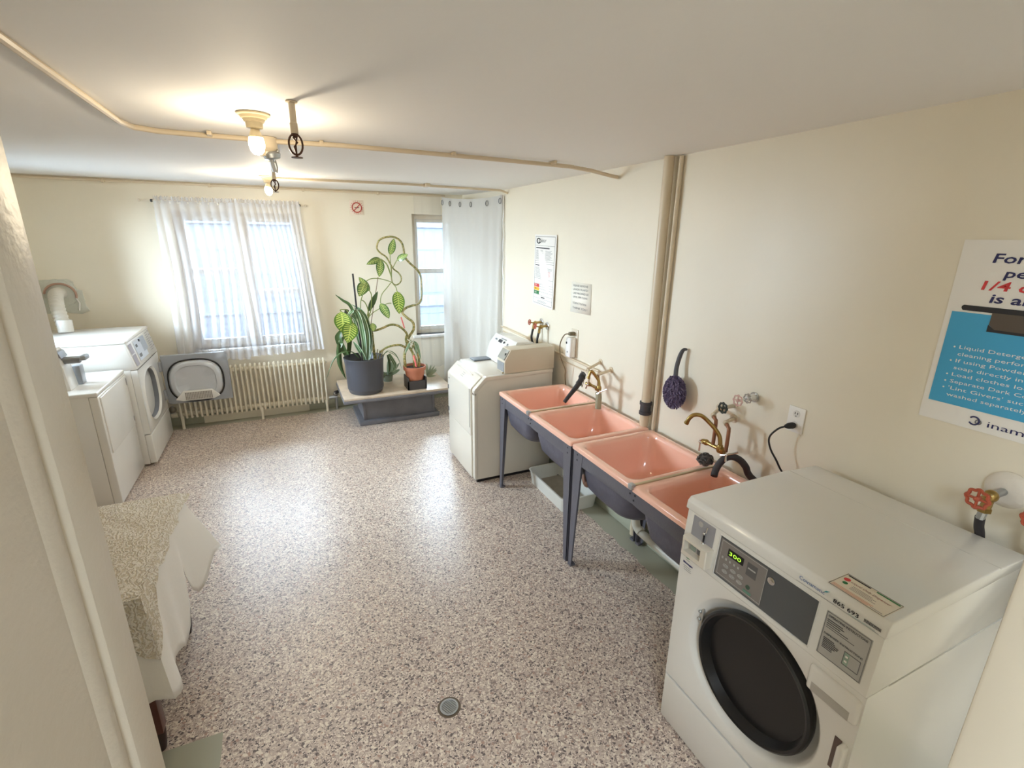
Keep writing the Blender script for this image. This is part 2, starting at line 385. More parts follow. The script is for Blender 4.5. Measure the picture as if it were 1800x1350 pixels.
# baseboards
bb = mat('green_grey_baseboard', (172, 172, 152), .5, bump=.2, bscale=30, var=.06)
MB().box(XL, WX-.025, YF-.025, YF, 0, .12, bb, .004).build('baseboard_far', **struct)
MB().box(WX-.025, WX, YN, YF-.025, 0, .10, bb, .004).build('baseboard_right', **struct)
MB().box(XL, XL+.02, YN, YF-.025, 0, .12, bb, .004).build('baseboard_left', **struct)

# panelled door leaf standing open on the left
t = thing('door_1', None, None, (-.36, .6, 0), kind='structure')
b = MB(); DX = -.342; y0, y1, zt = .24, 1.0, 2.34
b.box(DX-.04, DX, y1-.105, y1, .01, zt, door_m, .003); b.box(DX-.04, DX, y0, y0+.105, .01, zt, door_m, .003)
b.box(DX-.04, DX, y0+.105, y1-.105, 2.085, zt, door_m); b.box(DX-.04, DX, y0+.105, y1-.105, .01, .3, door_m)
b.build('door_frame', t)
b = MB(); b.box(DX-.03, DX-.014, y0+.10, y1-.10, .29, 2.09, door_m)
for (ya, yb) in ((y1-.105, y1-.17), (y0+.105, y0+.17)):
    s_ = 1 if yb < ya else -1
    b.prism([(DX-.001, ya), (DX-.013, ya-s_*.012), (DX-.006, ya-s_*.022), (DX-.006, ya-s_*.046), (DX-.014, ya-s_*.062), (DX-.03, ya-s_*.062), (DX-.03, ya)], 'z', .3, 2.085, door_m)
for (za, zb) in ((2.085, 2.02), (.3, .365)):
    s_ = 1 if zb < za else -1
    b.prism([(DX-.001, za), (DX-.013, za-s_*.012), (DX-.006, za-s_*.022), (DX-.006, za-s_*.046), (DX-.014, za-s_*.062), (DX-.03, za-s_*.062), (DX-.03, za)], 'y', y0+.105, y1-.105, door_m)
b.build('door_panel', t, fixn=True)

# neighbouring building outside
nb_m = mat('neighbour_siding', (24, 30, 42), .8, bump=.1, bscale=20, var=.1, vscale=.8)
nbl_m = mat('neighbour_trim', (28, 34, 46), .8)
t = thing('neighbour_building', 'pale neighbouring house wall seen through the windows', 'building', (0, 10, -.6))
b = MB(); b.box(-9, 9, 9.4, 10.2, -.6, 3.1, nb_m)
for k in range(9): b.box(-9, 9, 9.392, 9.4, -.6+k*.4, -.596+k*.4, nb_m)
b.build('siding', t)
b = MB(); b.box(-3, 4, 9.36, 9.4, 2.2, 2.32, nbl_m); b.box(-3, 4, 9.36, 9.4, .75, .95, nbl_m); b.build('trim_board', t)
MB().box(-30, 30, -20, 30, -.75, -.6, mat('outdoor_paving', (120, 122, 122), .9, bump=.3)).build('ground_outside', kind='structure')

# ------------------------------------------------------------------ ceiling: conduits, lamps, sprinklers
cond_m = mat('painted_conduit', (208, 192, 166), .35)
def cz(y): return 2.505 if y < 4.8 else 2.508+(y-4.8)*.0265
b = MB(); r = .012
b.tube([(-.553, YN, cz(1)-r), (-.553, 2.74, cz(1)-r), (-.53, 2.86, cz(1)-r), (-.45, 2.915, cz(1)-r), (-.32, 2.925, cz(1)-r), (-.05, 2.925, cz(1)-r), (.05, 2.915, 2.49), (.34, 2.86, 2.488), (.64, 2.88, 2.49), (1.15, 2.915, 2.492), (1.73, 2.915, 2.485), (1.9, 2.92, 2.472), (2.06, 2.925, 2.45), (WX-.01, 2.93, 2.445)], r, cond_m, 8)
for x in (-.32+.08, .25, .95, 1.6): b.box(x-.01, x+.01, 2.86, 2.95, 2.487, 2.505, cond_m, .003)
b.build('ceiling_conduit', label='painted metal conduit bending along the ceiling from the door to the right wall', cat='conduit')
b = MB(); b.tube([(-.02, 4.78, 2.49), (.1, 4.76, 2.492), (1.0, 4.66, 2.492), (2.04, 4.74, 2.49), (WX-.01, 4.75, 2.47)], .011, cond_m, 8)
for x in (1.28,): b.box(x-.02, x+.02, 4.62, 4.72, 2.478, 2.506, cond_m, .003)
b.build('ceiling_conduit', label='thinner conduit on the ceiling just in front of the shower curtain', cat='conduit')
b = MB(); b.tube([(XL+.01, YF-.02, 2.518), (1.9, YF-.02, 2.518)], .012, cond_m, 8)
for x in (-1.45, -.58, .3, 1.1): b.box(x-.012, x+.012, YF-.04, YF, 2.498, 2.53, cond_m, .003)
b.build('ceiling_conduit', label='long conduit running along the top of the far wall', cat='conduit')
cream_m = mat('cream_porcelain', (226, 208, 170), .3)
bulb_m = mat('lit_bulb', (255, 240, 210), .4, emit=(255, 236, 196), estr=14)
def lampholder(x, y, top, label, lp):
    t = thing('ceiling_lamp', label, 'lamp', (x, y, top-.13), group='bare bulbs on the ceiling')
    b = MB(); b.lathe([(.062, 0), (.062, .006), (.052, .009), (.047, .018), (.041, .02), (.037, .030), (.032, .032), (.03, .052), (.019, .055)], (x, y, top), (0, 0, -1), cream_m)
    b.build('lamp_holder', t)
    b = MB(); b.lathe([(.014, .05), (.018, .062), (.024, .078), (.026, .085)], (x, y, top), (0, 0, -1), cream_m); b.build('bulb_base', t)
    b = MB(); b.lathe([(.026, .085), (.0295, .10), (.030, .115), (.025, .135), (.014, .147), (.0001, .15)], (x, y, top), (0, 0, -1), bulb_m); b.build('bulb', t)
    bulb_light((x, y, top-.185), lp)
lampholder(-.038, 2.394, 2.505, 'bare glowing bulb in a porcelain holder nearest the camera', BULB_W)
lampholder(-.03, 4.80, 2.508, 'smaller looking glowing bulb in front of the curtained window', BULB_W*2.3)
# round junction box between the two lamps with a pull-chain outlet
t = thing('junction_box', 'round painted junction box on the ceiling conduit behind the first bulb', 'junction box', (-.005, 2.925, 2.40))
MB().lathe([(.052, 0), (.052, .05), (.046, .058), (.035, .066), (.032, .085), (.02, .088)], (-.005, 2.925, 2.505), (0, 0, -1), cond_m).build('box_body', t)
b = MB(); b.lathe([(.037, .062), (.042, .072), (.036, .09), (.018, .094)], (.004, 2.925, 2.50), (.15, 0, -1), galv_m); b.sphere((.045, 2.91, 2.445), .009, galv_m); b.build('box_cover', t)
b = MB(); b.tube([(.01, 2.925, 2.41), (.013, 2.925, 2.385), (.02, 2.925, 2.35)], .010, galv_m, 8); b.tube([(.028, 2.925, 2.405), (.034, 2.925, 2.37), (.03, 2.925, 2.345)], .004, galv_m, 6); b.build('plug_stub', t)
spr_m = mat('dark_bronze', (84, 58, 46), .4, .6)
def sprinkler(x, y, top, drop, r, label):
    t = thing('fire_sprinkler', label, 'sprinkler', (x, y, top-drop-.09), group='sprinklers hanging from the ceiling')
    b = MB(); b.lathe([(r*1.5, 0), (r*1.5, .004), (r*.85, .006), (r*.85, drop*.66), (r, drop*.67), (r, drop)], (x, y, top), (0, 0, -1), cond_m, 14); b.build('drop_pipe', t)
    z = top-drop; k = r/.014
    b = MB(); b.lathe([(.013*k, -.008), (.013*k, .008), (.007*k, .014)], (x, y, z), (0, 0, -1), spr_m, 10)
    b.tube([(x+math.sin(a)*.024*k, y, z-.037*k+math.cos(a)*.036*k) for a in [2*PI*i/20 for i in range(20)]], .0042*k, spr_m, 6, closed=True)
    b.tube([(x-.008*k, y, z-.012*k), (x+.007*k, y, z-.03*k), (x-.006*k, y, z-.045*k), (x, y, z-.07*k)], .0032*k, spr_m, 6); b.tube([(x+.006*k, y, z-.012*k), (x, y, z-.04*k), (x, y, z-.075*k)], .003*k, spr_m, 6)
    b.build('sprinkler_frame', t)
    MB().lathe([(.004, .072*k), (.006*k, .08*k), (.021*k, .081*k), (.021*k, .084*k), (.001, .085*k)], (x, y, z), (0, 0, -1), spr_m, 14).build('deflector', t)
sprinkler(.095, 2.115, 2.505, .105, .0135, 'bronze sprinkler head on a drop pipe beside the nearer bulb')
sprinkler(.017, 3.858, 2.505, .105, .0135, 'bronze sprinkler head farther back, beside the second bulb')

# ------------------------------------------------------------------ right wall: pipes, notices, fittings
b = MB(); b.tube([(2.085, 2.40, .86), (2.085, 2.40, 2.505)], .030, cond_m, 16); po = thing('drain_stack', 'tall cream painted pipe running up the right wall behind the sinks', 'pipe', (2.085, 2.4, .02))
b.build('pipe', po); MB().tube([(2.085, 2.40, .02), (2.085, 2.40, .93)], .026, cond_m, 16).build('lower_pipe', po)
b = MB(); b.lathe([(.034, 0), (.04, .004), (.04, .022), (.035, .024), (.035, .068), (.04, .07), (.04, .088), (.034, .09)], (2.085, 2.40, .935), (0, 0, 1), mat('dark_coupling', (70, 70, 74), .45, .3), 18)
b.build('rubber_coupling', po, label='dark rubber coupling')
MB().tube([(2.11, 2.335, .10), (2.112, 2.337, 1.6), (2.112, 2.33, 2.5)], .013, cond_m, 10).build('cable_conduit', label='thin conduit beside the tall cream pipe on the right wall', cat='conduit')
b = MB(); b.tube([(WX-.018, 4.86, 1.117), (WX-.018, 4.0, 1.1), (WX-.018, 2.99, 1.076)], .010, cond_m, 8); b.tube([(WX-.012, 4.84, 1.07), (WX-.012, 4.3, 1.06)], .006, cond_m, 8)
b.tube([(WX-.012, 3.6, 1.035), (WX-.012, 3.02, 1.03)], .006, cond_m, 8)
b.build('wall_conduit', label='horizontal wall conduit behind the bisque washer and first sink', cat='conduit')

RW = WX-.001
def rw(y, z, d=0): return Vector((WX-d, y, z))
Ry = Vector((0, -1, 0)); Uz = Vector((0, 0, 1))
def scribble(b, y0, y1, z0, z1, rows, m, d, th=.0022, ragged=.3):
    for k in range(rows):
        z = z1-(k+.5)*(z1-z0)/rows; x = y0
        while x > y1+.004:
            wl = random.uniform(.008, .025); xe = max(x-wl, y1)
            b.quad(rw(x, z, d), Ry, Uz, x-xe, th, m); x = xe-.004
            if x < y1+(y0-y1)*ragged*random.random(): break
# instruction poster (narrow white)
t = thing('instruction_poster', 'narrow white laundry instruction poster with red, yellow and green labels on the right wall', 'poster', (WX, 3.93, 1.45))
pts = [(4.135, 2.077, .004), (3.722, 2.07, .012), (3.735, 1.445, .022), (4.152, 1.458, .004)]
b = MB(); b.add([rw(y, z, d) for (y, z, d) in pts]+[rw(y, z, d-.003) for (y, z, d) in pts], [(0, 1, 2, 3), (7, 6, 5, 4), (0, 4, 5, 1), (1, 5, 6, 2), (2, 6, 7, 3), (3, 7, 4, 0)], paper_m)
b.build('poster_board', t, ang=20)
def pb(u, v, off=.0015):   # u 0..1 left to right, v 0..1 top to bottom
    a = [Vector((WX-d-off, y, z)) for (y, z, d) in pts]
    return (a[0]*(1-u)+a[1]*u)*(1-v)+(a[3]*(1-u)+a[2]*u)*v
b = MB()
def pl(u0, v0, u1, v1, wd=.002, m=ink_m): b.line(pb(u0, v0), pb(u1, v1), wd, (-1, 0, 0), m)
def pq(u0, v0, u1, v1, m): b.add([pb(u0, v0), pb(u0, v1), pb(u1, v1), pb(u1, v0)], [(0, 1, 2, 3)], m)
for e in ((.05, .025, .95, .025), (.05, .975, .95, .975), (.05, .025, .05, .975), (.95, .025, .95, .975)): pl(*e, wd=.003)
for v in (.15, .365, .395, .615, .69, .725, .76, .80, .85, .90): pl(.05, v, .95, v, .0018, greyink_m if v > .62 else ink_m)
for u in (.35, .55, .75): pl(u, .69, u, .85, .0015, greyink_m)
b.text('inamatic', pb(.34, .105, .002), Ry, Uz, .036, ink_m, width=.21)
b.tube([pb(.2+.075*math.cos(a), .085+.034*math.sin(a), .002) for a in [.5+i*.28 for i in range(19)]], .005, ink_m, 5)
b.tube([pb(.26+.045*math.cos(a), .088+.022*math.sin(a), .002) for a in [2*PI*i/14 for i in range(14)]], .003, ink_m, 5, closed=True)
pq(.08, .175, .72, .19, ink_m); pq(.08, .42, .5, .433, ink_m)
for (u0, u1, v0, v1, rows, m) in ((.09, .45, .21, .35, 12, greyink_m), (.53, .88, .21, .35, 11, greyink_m), (.09, .45, .45, .60, 11, greyink_m), (.53, .9, .45, .5, 3, greyink_m), (.53, .85, .50, .58, 6, redink_m), (.25, .75, .925, .96, 3, greyink_m)):
    for k in range(rows):
        v = v0+(v1-v0)*(k+.5)/rows; ue = u1-(u1-u0)*random.random()*.35; pq(u0, v-.002, ue, v+.0015, m)
pq(.40, .60, .65, .61, ink_m); pq(.42, .87, .6, .885, ink_m)
pq(.06, .695, .31, .74, redink_m); pq(.06, .745, .31, .79, yellowink_m); pq(.06, .795, .31, .845, greenink_m)
for v, s_ in ((.731, 'STOP'), (.78, 'AA'), (.835, 'WASH')): b.text(s_, pb(.09, v, .003), Ry, Uz, .018, paper_m if s_ != 'AA' else ink_m, width=.075)
b.build('poster_print', t, ang=20)
# handwritten note
t = thing('handwritten_note', 'small handwritten paper note taped to the wall right of the narrow poster', 'note', (WX, 3.32, 1.47))
b = MB(); b.add([rw(3.468, 1.712, .002), rw(3.18, 1.713, .002), rw(3.172, 1.478, .005), rw(3.47, 1.468, .002)], [(0, 1, 2, 3)], mat('thin_paper', (240, 235, 222), .5)); b.build('paper', t, solid=.001)
b = MB()
for k, s_ in enumerate(('PLEASE REMOVE', 'LAUNDRY PROMPTLY', 'LAST MACHINES USE', 'UNTIL 9PM CLEAN')):
    b.text(s_, rw(3.435, 1.678-k*.03, .0055), Ry+Vector((0, 0, .02)), Uz, .016, greyink_m, width=.21+.008*(k % 3))
b.build('handwriting', t, ang=20); b = MB()
b.text('YOUR ATTENTION', rw(3.435, 1.54, .006), Ry, Uz, .016, greyink_m, width=.2); b.build('handwriting', t, ang=20); b = MB(); b.text('THANK YOU !', rw(3.435, 1.502, .006), Ry, Uz, .017, greyink_m, width=.22)
b.build('handwriting', t, ang=20)
# blue poster
t = thing('detergent_poster', 'large blue and white detergent poster at the right edge of the wall', 'poster', (WX, .6, 1.43))
pY0, pY1, pZ0, pZ1 = .935, .27, 1.428, 2.062
MB().box(WX-.004, WX-.0005, pY1, pY0, pZ0, pZ1, paper_m).build('poster_sheet', t)
b = MB(); D = .0055
b.quad(rw(.917, 1.497, D), Ry, Uz, .62, .325, blueink_m)
b.text('For the best', rw(.845, 1.99, D), Ry, Uz, .030, navy_m, width=.30, shear=.18, bold=True)
b.text('performance', rw(.805, 1.945, D), Ry, Uz, .028, navy_m, width=.30, shear=.18, bold=True)
b.text('1/4 cup of soap', rw(.855, 1.902, D), Ry, Uz, .030, redink_m, width=.40, shear=.18, bold=True)
b.text('is all you need', rw(.825, 1.862, D), Ry, Uz, .030, navy_m, width=.36, shear=.18, bold=True)
b.prism([(.893, 1.836), (.888, 1.829), (.40, 1.829), (.40, 1.847), (.888, 1.847), (.893, 1.842)], 'x', WX-.0065, WX-.006, ink_m)
b.prism([(.807, 1.83), (.807, 1.79), (.79, 1.775), (.40, 1.775), (.40, 1.83)], 'x', WX-.0072, WX-.0066, mat('cup_print', (88, 78, 70), .5))
b.prism([(.809, 1.79), (.809, 1.767), (.40, 1.767), (.40, 1.776), (.79, 1.776)], 'x', WX-.0072, WX-.0066, ink_m)
for k, s_ in enumerate(('Liquid Detergent is recommended for best', 'cleaning performance', 'If using Powdered Detergent, place', 'soap directly into washer drum', 'Load clothes loosely', 'Separate Dark Colours from Whites', "'Lint Givers' such as towels must be", 'washed separately')):
    z = 1.697-k*.0245; b.text(s_, rw(.868, z, D+.001), Ry, Uz, .0125, paper_m, width=len(s_)*.0128)
    if k in (0, 2, 4, 5, 6): b.lathe([(.003, 0), (.0001, .0002)], rw(.882, z+.004, D+.001), (-1, 0, 0), paper_m, 8)
b.text('inamatic', rw(.735, 1.45, D), Ry, Uz, .022, navy_m, width=.17, bold=True)
b.tube([rw(.772+.014*math.cos(a), 1.461+.014*math.sin(a), D) for a in [.6+i*.3 for i in range(18)]], .0028, navy_m, 5)
b.tube([rw(.760+.008*math.cos(a), 1.459+.008*math.sin(a), D) for a in [2*PI*i/12 for i in range(12)]], .0018, greyink_m, 5, closed=True)
b.build('poster_print', t, ang=20)

def wheel(b, o, ax, r, m, lobes=8, wire=.16, depth=.35):
    o = Vector(o); ax = Vector(ax).normalized(); u = ax.cross(Vector((0, 0, 1))).normalized(); v = ax.cross(u)
    pts_ = []
    for i in range(lobes*6):
        a = 2*PI*i/(lobes*6); rr = r*(1+.09*math.cos(lobes*a)); pts_.append(o+(u*math.cos(a)+v*math.sin(a))*rr)
    b.tube(pts_, r*wire, m, 6, closed=True)
    for i in range(lobes//2 if lobes > 5 else lobes):
        a = 2*PI*i/(lobes//2 if lobes > 5 else lobes); b.tube([o, o+(u*math.cos(a)+v*math.sin(a))*r*.95], r*wire*.8, m, 6)
    b.lathe([(r*.3, -r*depth), (r*.3, r*depth*.7), (r*.15, r*depth)], o, ax, m, 10)
# washer taps over the bisque washer
for (y, z, dx, label) in ((3.97, 1.302, .085, 'red-handled tap above the bisque washer, left of the pair'), (3.857, 1.284, .085, 'red-handled tap above the bisque washer, right of the pair')):
    t = thing('hose_tap', label, 'tap', (WX, y, z), group='red handled taps above the bisque washer')
    MB().lathe([(.034, 0), (.034, .006), (.02, .012)], (WX, y, z), (-1, 0, 0), chrome_m, 18).build('wall_flange', t)
    b = MB(); b.tube([(WX-.01, y, z), (WX-dx, y, z-.005)], .011, brass_m, 10); b.sphere((WX-dx+.02, y, z-.005), .019, brass_m); b.tube([(WX-dx+.01, y, z), (WX-dx+.0, y, z-.06)], [.012, .013], brass_m, 10); b.build('valve_body', t)
    b = MB(); wheel(b, (WX-dx-.04, y, z+.006), (-1, 0, .15), .022, red_m, 6, .2); b.tube([(WX-dx, y, z-.004), (WX-dx-.04, y, z+.006)], .006, brass_m, 8); b.build('wheel_handle', t)
    MB().tube([(WX-dx, y, z-.05), (WX-dx-.012, y, z-.10), (WX-dx-.014, y, z-.15), (WX-dx+.02, y, 1.05), (WX-.035, y, .96), (WX-.03, y, .80)], .0105, black_m, 10, smooth=4).build('supply_hose', label='black rubber supply hose from the %s red tap to the bisque washer' % ('left' if y > 3.95 else 'right'), cat='hose', group='hoses of the bisque washer')
# plugged adapter and cord
t = thing('outlet_adapter', 'white plug-in adapter box on the wall right of the red taps', 'adapter', (WX, 3.38, 1.1))
MB().box(WX-.008, WX, 3.33, 3.43, 1.10, 1.335, trim_m, .003).build('wall_plate', t)
b = MB(); b.box(WX-.065, WX-.008, 3.345, 3.425, 1.105, 1.27, paper_m, .012, 3); b.box(WX-.067, WX-.06, 3.395, 3.412, 1.215, 1.232, ink_m); b.lathe([(.006, 0), (.006, .002)], (WX-.066, 3.385, 1.15), (-1, 0, 0), greyink_m, 10); b.build('adapter_body', t)
t = thing('power_cord', 'brown power cord hanging from the adapter down behind the first sink', 'cord', (2.08, 3.4, .86))
MB().box(WX-.06, WX-.008, 3.365, 3.395, 1.285, 1.315, mat('olive_plug', (120, 110, 84), .5), .006).build('plug', t)
MB().tube([(WX-.055, 3.38, 1.30), (WX-.09, 3.40, 1.29), (WX-.11, 3.43, 1.21), (WX-.10, 3.43, 1.10), (WX-.07, 3.40, 1.0), (WX-.06, 3.41, .93), (WX-.03, 3.44, .80)], .0045, mat('brown_cord', (110, 92, 60), .5), 8, smooth=5).build('cord', t)
# right outlet with cord
t = thing('wall_outlet', 'white duplex wall outlet between the sinks and the right washer', 'outlet', (WX, 1.4, 1.18))
MB().box(WX-.008, WX, 1.36, 1.442, 1.18, 1.305, paper_m, .003).build('cover_plate', t)
b = MB()
for z in (1.272, 1.218): b.lathe([(.017, .008), (.017, .010)], (WX, 1.40, z), (-1, 0, 0), white_m, 16); b.box(WX-.0112, WX-.0095, 1.405, 1.408, z-.002, z+.008, ink_m); b.box(WX-.0112, WX-.0095, 1.392, 1.395, z-.002, z+.008, ink_m); b.box(WX-.0112, WX-.0095, 1.398, 1.402, z-.012, z-.008, ink_m)
b.build('socket', t)
t = thing('power_cord', 'black power cord plugged into the outlet behind the right washer', 'cord', (2.08, 1.42, 1.0))
MB().lathe([(.013, .010), (.016, .02), (.014, .045), (.008, .06)], (WX, 1.40, 1.215), (-1, .15, 0), black_m, 12).build('plug', t)
MB().tube([(WX-.055, 1.408, 1.215), (WX-.085, 1.425, 1.20), (WX-.10, 1.45, 1.15), (WX-.09, 1.44, 1.09), (WX-.07, 1.40, 1.02), (WX-.035, 1.37, .9), (WX-.03, 1.36, .5)], .0045, black_m, 8, smooth=5).build('cord', t)
# stray valve wheels
t = thing('wall_valve', 'small dark round valve wheel on the wall above the second faucet', 'valve', (WX, 1.76, 1.19))
MB().tube([(WX, 1.757, 1.197), (WX-.07, 1.757, 1.195)], [.012, .009], mat('painted_valve', (190, 180, 160), .4), 10).build('valve_stem', t)
b = MB(); wheel(b, (WX-.08, 1.757, 1.195), (-1, 0, 0), .026, mat('dark_green_wheel', (44, 52, 46), .4), 8, .2); b.build('wheel_handle', t)
t = thing('wall_valve', 'chrome valve with a pink and white wheel right of the dark valve wheel', 'valve', (WX, 1.65, 1.27))
b = MB(); b.tube([(WX, 1.64, 1.282), (WX-.06, 1.64, 1.28)], [.018, .012], white_m, 12); b.lathe([(.026, 0), (.026, .006)], (WX, 1.64, 1.282), (-1, 0, 0), chrome_m); b.build('valve_stem', t)
b = MB(); wheel(b, (WX-.05, 1.64, 1.28), (-1, 0, 0), .022, chrome_m, 8, .18); b.tube([(WX-.05, 1.64, 1.28), (WX-.12, 1.64, 1.278)], .005, chrome_m, 8); wheel(b, (WX-.12, 1.64, 1.278), (-1, 0, 0), .026, mat('pale_pink_wheel', (205, 170, 160), .4), 8, .15); b.build('wheel_handle', t)
# duster
t = thing('hanging_duster', 'purple mop-head duster hanging on the wall right of the tall pipe', 'duster', (2.08, 2.16, 1.07))
MB().tube([(WX-.008, 2.134, 1.428), (WX-.03, 2.138, 1.425), (WX-.04, 2.148, 1.39), (WX-.05, 2.155, 1.32), (WX-.055, 2.15, 1.26)], [.007, .011, .013, .013, .014], mat('dark_grey_handle', (74, 72, 76), .35), 10, smooth=4).build('handle', t)
b = MB(); pm = mat('purple_yarn', (92, 80, 106), .9, bump=.4, bscale=120); pm2 = mat('purple_yarn_light', (118, 106, 132), .9)
cen = Vector((WX-.065, 2.135, 1.18))
b.sphere(cen, .045, pm, 12, .8, 1.25, 1.9)
for i in range(620):
    a = random.uniform(0, 2*PI); z = random.uniform(-1, 1); rr = math.sqrt(1-z*z)
    n = Vector((math.cos(a)*rr, math.sin(a)*rr, z)); p = cen+Vector((n.x*.034, n.y*.056, n.z*.088)); q = p+Vector((n.x*.02, n.y*.026, n.z*.016-.014)); q.x = min(q.x, WX-.004); p.x = min(p.x, WX-.004)
    mid = (p+q)/2+Vector((random.uniform(-.006, .004), random.uniform(-.008, .008), random.uniform(-.004, .008)))
    b.tube([p, mid, q], [.0035, .0042, .002], pm if random.random() < .7 else pm2, 5)
b.build('yarn_head', t)
# no smoking sign
t = thing('no_smoking_sign', 'round red and white no smoking sign on the far wall between the windows', 'sign', (.855, YF, 2.28))
nc = Vector((.855, YF-.006, 2.353))
MB().box(.775, .93, YF-.004, YF, 2.275, 2.432, mat('sign_plastic', (226, 212, 196), .4), .002).build('sign_plate', t)
b = MB(); rs_m = mat('sign_red', (178, 60, 48), .5)
b.tube([nc+Vector((.052*math.cos(a), 0, .052*math.sin(a))) for a in [2*PI*i/30 for i in range(30)]], .006, rs_m, 6, closed=True, ex=1)
b.tube([nc+Vector((-.036, 0, -.036)), nc+Vector((.036, 0, .036))], .005, rs_m, 6)
for k in range(18): a = 2*PI*k/18; b.tube([nc+Vector((.064*math.cos(a), .001, .064*math.sin(a))), nc+Vector((.072*math.cos(a), .001, .072*math.sin(a)))], .0025, rs_m, 5)
b.box(.83, .88, YF-.007, YF-.004, 2.349, 2.356, ink_m); b.build('no_smoking_symbol', t)
# valve + flange right edge
t = thing('hose_tap', 'red-handled tap in a big plaster flange above the right washer', 'tap', (WX, .64, 1.25))
b = MB(); b.lathe([(.062, 0), (.062, .008), (.052, .022), (.03, .03)], (WX, .635, 1.262), (-1, 0, 0), mat('plaster_flange', (220, 212, 200), .6, bump=.3), 24); b.build('wall_flange', t)
b = MB(); b.tube([(WX-.02, .637, 1.26), (WX-.10, .645, 1.252)], .013, galv_m, 12); b.sphere((WX-.085, .645, 1.252), .021, brass_m); b.tube([(WX-.085, .645, 1.25), (WX-.088, .65, 1.20)], [.013, .016], brass_m, 10); b.lathe([(.02, 0), (.02, .014)], (WX-.088, .65, 1.193), (0, 0, 1), brass_m, 6); b.tube([(WX-.088, .65, 1.195), (WX-.09, .652, 1.165)], .013, galv_m, 10); b.build('valve_body', t)
b = MB(); wheel(b, (WX-.145, .655, 1.25), (-1, .1, 0), .030, red_m, 8, .18); b.tube([(WX-.1, .65, 1.25), (WX-.145, .655, 1.25)], .007, brass_m, 8); b.build('wheel_handle', t)
MB().tube([(WX-.09, .652, 1.17), (WX-.07, .655, 1.13), (WX-.03, .655, 1.06), (WX-.022, .65, .9), (WX-.022, .62, .4), (WX-.022, .6, .25)], .014, hose_m, 12, smooth=5).build('supply_hose', label='dark rubber hose hanging from the red tap behind the right washer', cat='hose')
t = thing('hose_tap', 'red-handled tap cut by the right edge of the photo', 'tap', (WX, .5, 1.25))
b = MB(); b.lathe([(.05, 0), (.05, .008), (.03, .02)], (WX, .50, 1.262), (-1, 0, 0), mat('plaster_flange', (220, 212, 200)), 20); b.tube([(WX-.02, .5, 1.26), (WX-.10, .51, 1.252)], .013, galv_m, 12); b.tube([(WX-.085, .51, 1.25), (WX-.088, .512, 1.17)], [.013, .016], brass_m, 10); b.build('valve_body', t)
b = MB(); wheel(b, (WX-.145, .515, 1.25), (-1, .1, 0), .030, red_m, 8, .18); b.tube([(WX-.1, .51, 1.25), (WX-.145, .515, 1.25)], .007, brass_m, 8); b.build('wheel_handle', t)
MB().tube([(WX-.088, .512, 1.18), (WX-.07, .515, 1.12), (WX-.03, .51, 1.04), (WX-.03, .49, .9), (WX-.03, .44, .6), (WX-.06, .40, .35), (WX-.09, .42, .014)], .014, hose_m, 12, smooth=5).build('supply_hose', label='dark rubber hose looping down to the floor beside the right washer', cat='hose')

